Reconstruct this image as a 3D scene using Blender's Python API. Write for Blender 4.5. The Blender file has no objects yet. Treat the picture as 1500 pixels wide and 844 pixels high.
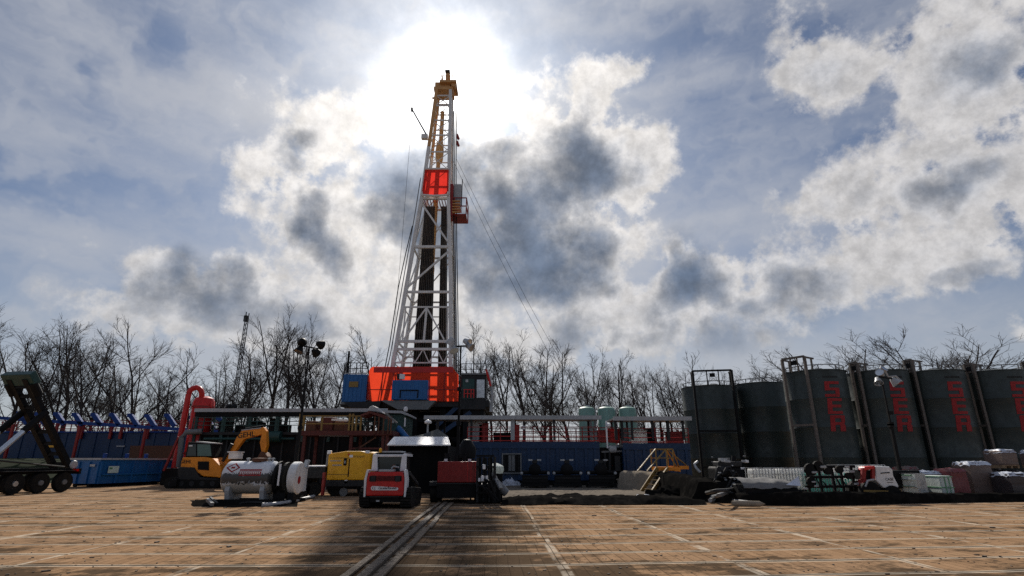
import bpy, bmesh, math, random
from mathutils import Vector, Matrix, Euler

# ------------------------------------------------------------------ camera
S = bpy.context.scene
COL = S.collection
PITCH = math.radians(17.5)
CAM_H = 1.7
SUN_AZ, SUN_EL = -7.8, 37.3            # degrees; azimuth 0 = straight ahead (+Y), negative = to the left
cam_data = bpy.data.cameras.new('camera')
cam_data.sensor_width = 36.0
cam_data.lens = 36.0 * 800.0 / 1500.0
cam_data.clip_start = 0.1
cam_data.clip_end = 6000.0
cam = bpy.data.objects.new('camera', cam_data)
cam.location = (0, 0, CAM_H)
cam.rotation_euler = (math.radians(90) + PITCH, 0, 0)
COL.objects.link(cam)
S.camera = cam
S.view_settings.view_transform = 'Standard'
S.view_settings.look = 'None'
S.view_settings.exposure = 0.0
S.view_settings.gamma = 1.0
S.view_settings.use_curve_mapping = False
try:
    S.cycles.max_bounces = 6
    S.cycles.diffuse_bounces = 3
    S.cycles.use_denoising = False
except Exception:
    pass

# ------------------------------------------------------------------ sun
sun_data = bpy.data.lights.new('sun', 'SUN')
sun_data.energy = 4.6
sun_data.angle = math.radians(0.8)
sun_data.color = (1.0, 0.94, 0.85)
sun = bpy.data.objects.new('sun', sun_data)
a_, e_ = math.radians(SUN_AZ), math.radians(SUN_EL)
SUN_DIR = Vector((math.sin(a_) * math.cos(e_), math.cos(a_) * math.cos(e_), math.sin(e_)))
sun.rotation_euler = SUN_DIR.to_track_quat('Z', 'Y').to_euler()
sun.location = SUN_DIR * 200
COL.objects.link(sun)

# ------------------------------------------------------------------ node helper
class NG:
    def __init__(self, tree):
        self.t = tree
    def node(self, kind, **kw):
        n = self.t.nodes.new(kind)
        for k, v in kw.items():
            setattr(n, k, v)
        return n
    def put(self, sock, v):
        if isinstance(v, bpy.types.NodeSocket):
            self.t.links.new(v, sock)
        elif v is not None:
            if sock.type == 'RGBA' and hasattr(v, '__len__') and len(v) == 3:
                v = (*v, 1.0)
            sock.default_value = v
    def m(self, op, a, b=None, c=None, clamp=False):
        n = self.node('ShaderNodeMath', operation=op, use_clamp=clamp)
        for i, v in enumerate((a, b, c)):
            if v is not None:
                self.put(n.inputs[i], v)
        return n.outputs[0]
    def vm(self, op, a, b=None, scale=None):
        n = self.node('ShaderNodeVectorMath', operation=op)
        self.put(n.inputs[0], a)
        if b is not None:
            self.put(n.inputs[1], b)
        if scale is not None:
            self.put(n.inputs['Scale'], scale)
        return n.outputs['Value'] if op in ('DOT_PRODUCT', 'LENGTH', 'DISTANCE') else n.outputs['Vector']
    def noise(self, vec, scale, detail=3.0, rough=0.55, lac=2.0, color=False, dims='3D', dist=0.0):
        n = self.node('ShaderNodeTexNoise', noise_dimensions=dims)
        self.put(n.inputs['Vector'], vec)
        n.inputs['Scale'].default_value = scale
        n.inputs['Detail'].default_value = detail
        n.inputs['Roughness'].default_value = rough
        n.inputs['Lacunarity'].default_value = lac
        n.inputs['Distortion'].default_value = dist
        return n.outputs['Color' if color else 'Fac']
    def step(self, v, lo, hi, tlo=0.0, thi=1.0, smooth=True):
        n = self.node('ShaderNodeMapRange')
        n.interpolation_type = 'SMOOTHSTEP' if smooth else 'LINEAR'
        n.clamp = True
        self.put(n.inputs[0], v)
        for i, x in zip((1, 2, 3, 4), (lo, hi, tlo, thi)):
            self.put(n.inputs[i], x)
        return n.outputs[0]
    def mix(self, f, a, b, blend='MIX'):
        n = self.node('ShaderNodeMix', data_type='RGBA', blend_type=blend)
        n.clamp_factor = True
        self.put(n.inputs[0], f)
        self.put(n.inputs[6], a)
        self.put(n.inputs[7], b)
        return n.outputs[2]
    def xyz(self, v):
        n = self.node('ShaderNodeSeparateXYZ')
        self.put(n.inputs[0], v)
        return n.outputs
    def comb(self, x=0.0, y=0.0, z=0.0):
        n = self.node('ShaderNodeCombineXYZ')
        for i, v in enumerate((x, y, z)):
            self.put(n.inputs[i], v)
        return n.outputs[0]

# ------------------------------------------------------------------ sky
W = bpy.data.worlds.new('World')
S.world = W
W.use_nodes = True
W.node_tree.nodes.clear()
g = NG(W.node_tree)
tc = g.node('ShaderNodeTexCoord')
d = tc.outputs['Generated']
dx, dy, dz = g.xyz(d)[0], g.xyz(d)[1], g.xyz(d)[2]
az = g.m('DEGREES', g.m('ARCTAN2', dx, dy))
el = g.m('DEGREES', g.m('ARCSINE', dz))
P = g.comb(az, el, 0.0)
# ragged cloud outlines: warp the angles by noise
w1 = g.vm('SUBTRACT', g.noise(d, 5.0, 5.0, 0.55, color=True), (0.5, 0.5, 0.5))
w2 = g.vm('SUBTRACT', g.noise(d, 22.0, 6.0, 0.6, color=True), (0.5, 0.5, 0.5))
PW = g.vm('ADD', P, g.vm('ADD', g.vm('SCALE', w1, scale=9.0), g.vm('SCALE', w2, scale=2.8)))
w3 = g.vm('SUBTRACT', g.noise(d, 6.0, 2.0, 0.5, color=True), (0.5, 0.5, 0.5))
PS = g.vm('ADD', P, g.vm('ADD', g.vm('SCALE', w3, scale=6.0), g.vm('SCALE', w2, scale=1.0)))

def blob(cx, cy, rx, ry, rot=0.0, amp=1.0, vec=None):
    n = g.node('ShaderNodeMapping', vector_type='TEXTURE')
    g.put(n.inputs['Vector'], vec if vec is not None else PW)
    n.inputs['Location'].default_value = (cx, cy, 0)
    n.inputs['Rotation'].default_value = (0, 0, math.radians(rot))
    n.inputs['Scale'].default_value = (rx, ry, 1)
    return g.step(g.vm('LENGTH', n.outputs[0]), 0.0, 2.1, amp, 0.0)

def field(items, vec=None):
    out = None
    for it in items:
        b = blob(*it, vec=vec)
        out = b if out is None else (g.m('ADD', out, b) if vec is None else g.m('SUBTRACT', 1.0, g.m('MULTIPLY', g.m('SUBTRACT', 1.0, out), g.m('SUBTRACT', 1.0, b))))
    return out

# bright cloud masses and their dark undersides: (azimuth, elevation, half sizes in degrees, tilt, amount)
BRIGHT = [
    (-23.6, 27.5, 7.5, 4.8, -35, 0.8),
    (-18.8, 23.6, 5.7, 4.7, 0, 0.75),
    (-18.9, 33.5, 5.3, 3.7, 0, 0.8),
    (-25.5, 22.6, 5.1, 3.8, 0, 0.5),
    (-29.4, 15.5, 9.8, 3.2, 0, 0.9),
    (-31.1, 11.8, 7.6, 2.7, 0, 0.8),
    (-13.9, 15.8, 7.1, 4.9, 0, 0.6),
    (-23.0, 13.0, 6.9, 3.3, 0, 0.8),
    (9.8, 33.3, 8.8, 4.9, 20, 0.95),
    (1.6, 29.6, 10.5, 8.8, 0, 0.9),
    (3.8, 21.2, 10.7, 7.8, 0, 0.9),
    (14.1, 27.5, 4.5, 4.7, 0, 0.6),
    (10.9, 13.1, 9.9, 3.5, 0, 0.8),
    (-8.2, 17.5, 5.9, 4.3, 0, 0.55),
    (-2.2, 11.9, 8.0, 2.4, 0, 0.45),
    (33.9, 34.9, 4.2, 4.9, 30, 0.95),
    (44.8, 32.2, 6.1, 4.3, 10, 1.0),
    (47.4, 26.4, 3.4, 5.3, 0, 0.95),
    (41.9, 26.9, 2.3, 2.1, 0, 0.6),
    (33.0, 22.7, 6.0, 3.5, 10, 1.0),
    (39.7, 21.3, 6.5, 3.2, 10, 1.0),
    (45.4, 21.8, 3.1, 2.5, 0, 0.9),
    (41.4, 16.0, 6.8, 2.4, 10, 1.0),
    (33.4, 15.6, 5.7, 1.9, 0, 0.85),
    (23.2, 15.0, 6.9, 3.6, 0, 1.0),
    (18.6, 17.5, 2.7, 2.7, 0, 0.85),
    (43.4, 9.3, 1.1, 1.2, 0, 0.9)]
DARK = [
    (-24.2, 27.4, 4.2, 2.5, -60, 0.95),
    (-21.4, 24.6, 3.1, 2.1, -60, 0.8),
    (-23.5, 21.9, 2.4, 1.6, -30, 0.7),
    (-19.1, 19.1, 3.8, 2.0, -40, 0.85),
    (-29.8, 14.2, 7.1, 2.6, -8, 0.97),
    (-22.3, 12.5, 5.7, 2.1, -6, 0.97),
    (-30.2, 17.0, 3.6, 1.5, -10, 0.8),
    (-27.0, 17.0, 3.6, 1.1, -40, 0.5),
    (-13.5, 24.9, 5.6, 4.1, 0, 0.6),
    (-11.9, 28.4, 3.1, 2.0, 0, 0.4),
    (-2.9, 32.6, 4.8, 3.4, 0, 0.95),
    (8.5, 30.4, 6.2, 5.1, 30, 0.92),
    (-0.8, 24.1, 8.6, 5.3, -15, 0.97),
    (4.2, 20.1, 5.7, 5.0, 0, 0.95),
    (-4.5, 19.4, 5.3, 4.4, 0, 0.85),
    (4.0, 26.8, 4.7, 4.2, 0, 0.6),
    (10.1, 12.1, 4.9, 2.1, 0, 0.9),
    (3.6, 11.9, 4.3, 1.8, 0, 0.4),
    (23.4, 13.5, 6.8, 3.4, 0, 1.0),
    (18.7, 17.1, 3.1, 4.1, 0, 0.95),
    (27.7, 15.7, 4.4, 2.0, 0, 0.65),
    (46.3, 29.1, 4.4, 2.9, -25, 0.7),
    (43.9, 23.1, 5.4, 1.9, 12, 0.75),
    (35.6, 21.8, 4.6, 1.9, 0, 0.4),
    (42.3, 14.1, 4.1, 1.4, 12, 0.85),
    (41.3, 32.8, 3.4, 2.5, 0, 0.35),
    (40.6, 18.7, 3.5, 1.3, 0, 0.4),
    (33.9, 33.7, 2.3, 2.2, 0, 0.3)]
fb = g.noise(d, 10.0, 10.0, 0.62)
fb2 = g.noise(g.vm('ADD', d, (3.1, 1.7, 0.4)), 8.0, 10.0, 0.6)
fbx = g.m('SUBTRACT', fb, 0.5)
PB = g.vm('ADD', P, g.vm('ADD', g.vm('SCALE', w3, scale=5.0), g.vm('SCALE', w2, scale=2.4)))
dens = g.m('ADD', field(BRIGHT, PB), g.m('MULTIPLY', fbx, 1.9))
cw = g.step(dens, 0.36, 0.76)
thick = g.step(dens, 0.55, 1.35)
dk = g.step(g.m('ADD', field(DARK, PS), g.m('MULTIPLY', g.m('SUBTRACT', fb2, 0.5), 1.35)), 0.26, 1.04)

sky = g.node('ShaderNodeTexSky')
sky.sky_type = 'NISHITA'
sky.sun_disc = False
sky.sun_elevation = math.radians(SUN_EL)
sky.sun_rotation = math.radians(SUN_AZ)
sky.altitude = 300
sky.air_density = 1.0
sky.dust_density = 1.2
sky.ozone_density = 1.5
base = g.mix(1.0, sky.outputs[0], (0.34, 0.43, 0.54), 'MULTIPLY')
# thin high cirrus streaks, running down to the right
mp = g.node('ShaderNodeMapping')
g.put(mp.inputs['Vector'], g.vm('ADD', P, g.vm('SCALE', w1, scale=2.5)))
mp.inputs['Rotation'].default_value = (0, 0, math.radians(38))
mp.inputs['Scale'].default_value = (0.022, 0.10, 1)
cir = g.noise(mp.outputs[0], 1.7, 5.0, 0.5)
cir = g.m('MULTIPLY', g.step(cir, 0.30, 0.74), 0.72)
pale = blob(-1, 13, 30, 11, 0, 0.95, P)       # milky veil low in the middle
veil = g.m('SUBTRACT', 1.0, g.m('MULTIPLY', g.m('SUBTRACT', 1.0, cir), g.m('SUBTRACT', 1.0, g.m('MULTIPLY', pale, g.step(g.noise(d, 4.0, 6.0, 0.6), 0.25, 0.7, 0.35, 1.0)))))
# angle from the sun
ang = g.m('DEGREES', g.m('ARCCOSINE', g.m('MINIMUM', g.vm('DOT_PRODUCT', d, tuple(SUN_DIR)), 0.99999)))
near = g.step(ang, 4.0, 34.0, 1.0, 0.0)
col = g.mix(veil, base, g.mix(near, (4.6, 4.8, 5.3), (6.2, 6.1, 6.1)))
lit = g.mix(near, (6.9, 6.7, 6.6), (9.8, 9.3, 8.7))
fine = g.step(g.noise(d, 30.0, 9.0, 0.68), 0.28, 0.72, 0.74, 1.14)
lit = g.mix(g.m('MULTIPLY', thick, 0.75), lit, g.mix(near, (4.0, 4.1, 4.4), (5.4, 5.3, 5.4)))
rim = g.m('MULTIPLY', g.step(dk, 0.02, 0.16), g.step(dk, 0.2, 0.5, 1.0, 0.0))
rimf = g.m('ADD', 1.0, g.m('MULTIPLY', rim, 0.14))
lit = g.mix(1.0, lit, g.comb(rimf, rimf, rimf), 'MULTIPLY')
lit = g.mix(1.0, lit, g.comb(fine, fine, fine), 'MULTIPLY')
col = g.mix(g.m('MULTIPLY', cw, 0.94), col, lit)
mott = g.step(g.noise(d, 15.0, 9.0, 0.64), 0.28, 0.72, 0.72, 1.4)
shade = g.mix(near, (0.85, 1.3, 2.1), (1.15, 1.5, 2.15))
shade = g.mix(1.0, shade, g.comb(mott, mott, mott), 'MULTIPLY')

col = g.mix(g.m('MULTIPLY', dk, 0.93), col, shade)
# low band towards the horizon
hz = g.step(el, 1.0, 20.0, 0.62, 0.0)
col = g.mix(hz, col, (4.9, 5.0, 5.2))
# the sun's glare, thinned where heavy cloud stands in front of it
thin = g.m('SUBTRACT', 1.0, g.m('MULTIPLY', dk, 0.9))
g1 = g.m('MULTIPLY', g.m('POWER', 2.718, g.m('MULTIPLY', g.m('POWER', g.m('DIVIDE', ang, 4.6), 2.0), -1.0)), 15.0)
g2 = g.m('MULTIPLY', g.m('POWER', 2.718, g.m('DIVIDE', ang, -8.5)), 8.0)
gl = g.m('MULTIPLY', g.m('MULTIPLY', g.m('ADD', g1, g2), thin), g.step(fb, 0.3, 0.7, 0.65, 1.25))
glc = g.vm('SCALE', (1.0, 0.96, 0.9), scale=gl)
col = g.vm('ADD', col, glc)
bg = g.node('ShaderNodeBackground')
g.put(bg.inputs['Color'], col)
bg.inputs['Strength'].default_value = 0.1
wo = g.node('ShaderNodeOutputWorld')
W.node_tree.links.new(bg.outputs[0], wo.inputs['Surface'])
W.cycles.sampling_method = 'MANUAL'
W.cycles.sample_map_resolution = 512

# ------------------------------------------------------------------ helpers
R = math.radians
CP, SP = math.cos(PITCH), math.sin(PITCH)
rnd = random.Random(7)

def at(px, py, Y):
    """world point seen at photograph pixel (px, py) at depth Y in front of the camera"""
    x, v = (px - 750) / 800.0, (422 - py) / 800.0
    f, u = CP - SP * v, SP + CP * v
    return Vector((x / f * Y, Y, CAM_H + u / f * Y))

def gx(px, Y, z=0.0):
    """x of a point of height z at depth Y that is seen in column px"""
    depth = Y * CP + (z - CAM_H) * SP
    return (px - 750) / 800.0 * depth

class MB:
    def __init__(self):
        self.v, self.f = [], []
    def add(self, vs, fs):
        o = len(self.v)
        self.v.extend([tuple(p) for p in vs])
        self.f.extend([tuple(i + o for i in q) for q in fs])
        return self
    def hexa(self, p):
        return self.add(p, [(0, 3, 2, 1), (4, 5, 6, 7), (0, 1, 5, 4), (1, 2, 6, 5), (2, 3, 7, 6), (3, 0, 4, 7)])
    def box(self, c, s, rz=0.0, rot=None):
        m = rot if rot is not None else Matrix.Rotation(rz, 3, 'Z')
        hx, hy, hz = s[0] / 2, s[1] / 2, s[2] / 2
        pts = [(-hx, -hy, -hz), (hx, -hy, -hz), (hx, hy, -hz), (-hx, hy, -hz),
               (-hx, -hy, hz), (hx, -hy, hz), (hx, hy, hz), (-hx, hy, hz)]
        return self.hexa([Vector(c) + m @ Vector(p) for p in pts])
    def b3(self, x0, x1, y0, y1, z0, z1):
        return self.box(((x0 + x1) / 2, (y0 + y1) / 2, (z0 + z1) / 2), (abs(x1 - x0), abs(y1 - y0), abs(z1 - z0)))
    def beam(self, a, b, w, h=None):
        a, b = Vector(a), Vector(b)
        h = h or w
        dd = b - a
        q = dd.to_track_quat('Z', 'Y').to_matrix()
        return self.box((a + b) / 2, (w, h, dd.length), rot=q)
    def tube(self, a, b, r, r2=None, n=8, cap=True):
        a, b = Vector(a), Vector(b)
        r2 = r if r2 is None else r2
        q = (b - a).to_track_quat('Z', 'Y').to_matrix()
        vs = []
        for p, rr in ((a, r), (b, r2)):
            for i in range(n):
                t = 2 * math.pi * i / n
                vs.append(p + q @ Vector((rr * math.cos(t), rr * math.sin(t), 0)))
        fs = [(i, (i + 1) % n, n + (i + 1) % n, n + i) for i in range(n)]
        if cap:
            fs += [tuple(range(n - 1, -1, -1)), tuple(range(n, 2 * n))]
        return self.add(vs, fs)
    def path(self, pts, r, n=6):
        pts = [Vector(p) for p in pts]
        vs, fs = [], []
        up = Vector((0, 0, 1))
        for k, p in enumerate(pts):
            t = (pts[min(k + 1, len(pts) - 1)] - pts[max(k - 1, 0)]).normalized()
            a = t.cross(up)
            if a.length < 0.05:
                a = t.cross(Vector((0, 1, 0)))
            a.normalize()
            b = t.cross(a)
            rr = r[k] if hasattr(r, '__len__') else r
            for i in range(n):
                w = 2 * math.pi * i / n
                vs.append(p + a * (rr * math.cos(w)) + b * (rr * math.sin(w)))
        for k in range(len(pts) - 1):
            for i in range(n):
                fs.append((k * n + i, k * n + (i + 1) % n, (k + 1) * n + (i + 1) % n, (k + 1) * n + i))
        fs += [tuple(range(n - 1, -1, -1)), tuple(range((len(pts) - 1) * n, len(pts) * n))]
        return self.add(vs, fs)
    def lathe(self, prof, c=(0, 0, 0), n=24, axis='Z', y_scale=1.0):
        """profile [(radius, height)] turned about an axis through c"""
        vs, fs = [], []
        for r, z in prof:
            for i in range(n):
                t = 2 * math.pi * i / n
                x, y = r * math.cos(t), r * math.sin(t)
                p = {'Z': (x, y, z), 'X': (z, x, y), 'Y': (x, -z, y)}[axis]
                vs.append(Vector(c) + Vector(p))
        for k in range(len(prof) - 1):
            for i in range(n):
                fs.append((k * n + i, k * n + (i + 1) % n, (k + 1) * n + (i + 1) % n, (k + 1) * n + i))
        fs += [tuple(range(n - 1, -1, -1)), tuple(range((len(prof) - 1) * n, len(prof) * n))]
        return self.add(vs, fs)
    def prism(self, poly, a0, a1, axis='Y'):
        """2-D outline (u, z) extruded along an axis: 'Y' -> (u, a, z); 'X' -> (a, u, z); 'Z' -> (u, z, a)"""
        n = len(poly)
        def P(q, a):
            return {'Y': (q[0], a, q[1]), 'X': (a, q[0], q[1]), 'Z': (q[0], q[1], a)}[axis]
        vs = [P(q, a0) for q in poly] + [P(q, a1) for q in poly]
        fs = [tuple(range(n)), tuple(range(2 * n - 1, n - 1, -1))]
        fs += [(i, n + i, n + (i + 1) % n, (i + 1) % n) for i in range(n)]
        return self.add(vs, fs)
    def moved(self, M):
        self.v = [tuple(M @ Vector(p)) for p in self.v]
        return self
    def mesh(self, name, mat, smooth=None):
        me = bpy.data.meshes.new(name)
        me.from_pydata(self.v, [], self.f)
        me.validate()
        bm = bmesh.new()
        bm.from_mesh(me)
        bmesh.ops.recalc_face_normals(bm, faces=bm.faces)
        bm.to_mesh(me)
        bm.free()
        me.materials.append(mat)
        if smooth:
            me.shade_smooth()
            me.set_sharp_from_angle(angle=R(smooth))
        return me
    def build(self, name, mat, parent=None, smooth=None, bevel=None, label=None):
        o = bpy.data.objects.new(name, self.mesh(name, mat, smooth))
        COL.objects.link(o)
        if parent is not None:
            o.parent = parent
        if bevel:
            md = o.modifiers.new('bevel', 'BEVEL')
            md.width = bevel
            md.segments = 2
            md.limit_method = 'ANGLE'
            md.angle_limit = R(50)
        if label:
            o['label'] = label
        return o

def tag(o, label=None, cat=None, group=None, kind=None):
    for k, v in (('label', label), ('category', cat), ('group', group), ('kind', kind)):
        if v:
            o[k] = v
    return o

def thing(name, label, cat, loc=(0, 0, 0), rz=0.0, group=None):
    o = bpy.data.objects.new(name, None)
    o.empty_display_size = 0.2
    o.location = loc
    o.rotation_euler = (0, 0, rz)
    COL.objects.link(o)
    return tag(o, label, cat, group)

def copy_tree(o, parent=None):
    c = o.copy()
    COL.objects.link(c)
    c.parent = parent
    for ch in list(o.children):
        copy_tree(ch, c)
    return c

def text_mesh(body, size, mat, name, parent, M, depth=0.004, sx=1.0, shear=0.0, label=None):
    """raised lettering, centred on its own origin, then moved by matrix M"""
    cu = bpy.data.curves.new(name, 'FONT')
    cu.body = body
    cu.size = size
    cu.shear = shear
    cu.align_x = 'CENTER'
    cu.align_y = 'CENTER'
    cu.extrude = depth / 2
    cu.offset = size * 0.012
    tmp = bpy.data.objects.new('tmp_text', cu)
    COL.objects.link(tmp)
    dg = bpy.context.evaluated_depsgraph_get()
    me = bpy.data.meshes.new_from_object(tmp.evaluated_get(dg))
    bpy.data.objects.remove(tmp)
    bpy.data.curves.remove(cu)
    me.transform(M @ Matrix.Diagonal((sx, 1, 1, 1)))
    me.name = name
    me.materials.clear()
    me.materials.append(mat)
    o = bpy.data.objects.new(name, me)
    COL.objects.link(o)
    o.parent = parent
    if label:
        o['label'] = label
    return o

FACE_CAM = Matrix.Rotation(R(90), 4, 'X')       # letters stand up and face -Y

# ------------------------------------------------------------------ materials
def new_mat(name):
    m = bpy.data.materials.new(name)
    m.use_nodes = True
    m.node_tree.nodes.clear()
    q = NG(m.node_tree)
    out = q.node('ShaderNodeOutputMaterial')
    bs = q.node('ShaderNodeBsdfPrincipled')
    m.node_tree.links.new(bs.outputs[0], out.inputs['Surface'])
    return m, q, bs, out

def obj_coord(q):
    t = q.node('ShaderNodeTexCoord')
    oi = q.node('ShaderNodeObjectInfo')
    return q.vm('ADD', t.outputs['Object'], q.vm('SCALE', (13.7, 7.3, 5.1), scale=oi.outputs['Random']))

def paint(name, rgb, rough=0.5, metal=0.0, grime=0.35, gcol=(0.035, 0.03, 0.025), scale=1.2, bump=0.15,
          streak=False, spec=0.4, vary=0.18, translucent=0.0):
    m, q, bs, out = new_mat(name)
    c = obj_coord(q)
    n1 = q.noise(c, scale, 6.0, 0.6)
    n2 = q.noise(c, scale * 7.0, 5.0, 0.65)
    base = q.mix(q.step(n1, 0.3, 0.7), tuple(x * (1 - vary) for x in rgb), tuple(min(1, x * (1 + vary)) for x in rgb))
    gsrc = n2
    if streak:
        mp_ = q.node('ShaderNodeMapping')
        q.put(mp_.inputs['Vector'], c)
        mp_.inputs['Scale'].default_value = (6.0, 6.0, 0.5)
        gsrc = q.m('ADD', q.m('MULTIPLY', n2, 0.4), q.m('MULTIPLY', q.noise(mp_.outputs[0], 1.0, 5.0, 0.6), 0.6))
    gm = q.m('MULTIPLY', q.step(q.m('ADD', q.m('MULTIPLY', n1, 0.5), q.m('MULTIPLY', gsrc, 0.6)), 0.5, 0.72), grime)
    col_ = q.mix(gm, base, gcol)
    q.put(bs.inputs['Base Color'], col_)
    q.put(bs.inputs['Roughness'], q.step(n2, 0.3, 0.7, max(0.05, rough - 0.12), min(1, rough + 0.15)))
    bs.inputs['Metallic'].default_value = metal
    bs.inputs['Specular IOR Level'].default_value = spec
    if bump:
        b = q.node('ShaderNodeBump')
        b.inputs['Strength'].default_value = bump
        b.inputs['Distance'].default_value = 0.02
        q.put(b.inputs['Height'], n2)
        m.node_tree.links.new(b.outputs[0], bs.inputs['Normal'])
    if translucent:
        tr = q.node('ShaderNodeBsdfTranslucent')
        q.put(tr.inputs['Color'], col_)
        mx = q.node('ShaderNodeMixShader')
        mx.inputs[0].default_value = translucent
        m.node_tree.links.new(bs.outputs[0], mx.inputs[1])
        m.node_tree.links.new(tr.outputs[0], mx.inputs[2])
        m.node_tree.links.new(mx.outputs[0], out.inputs['Surface'])
    return m

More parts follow.
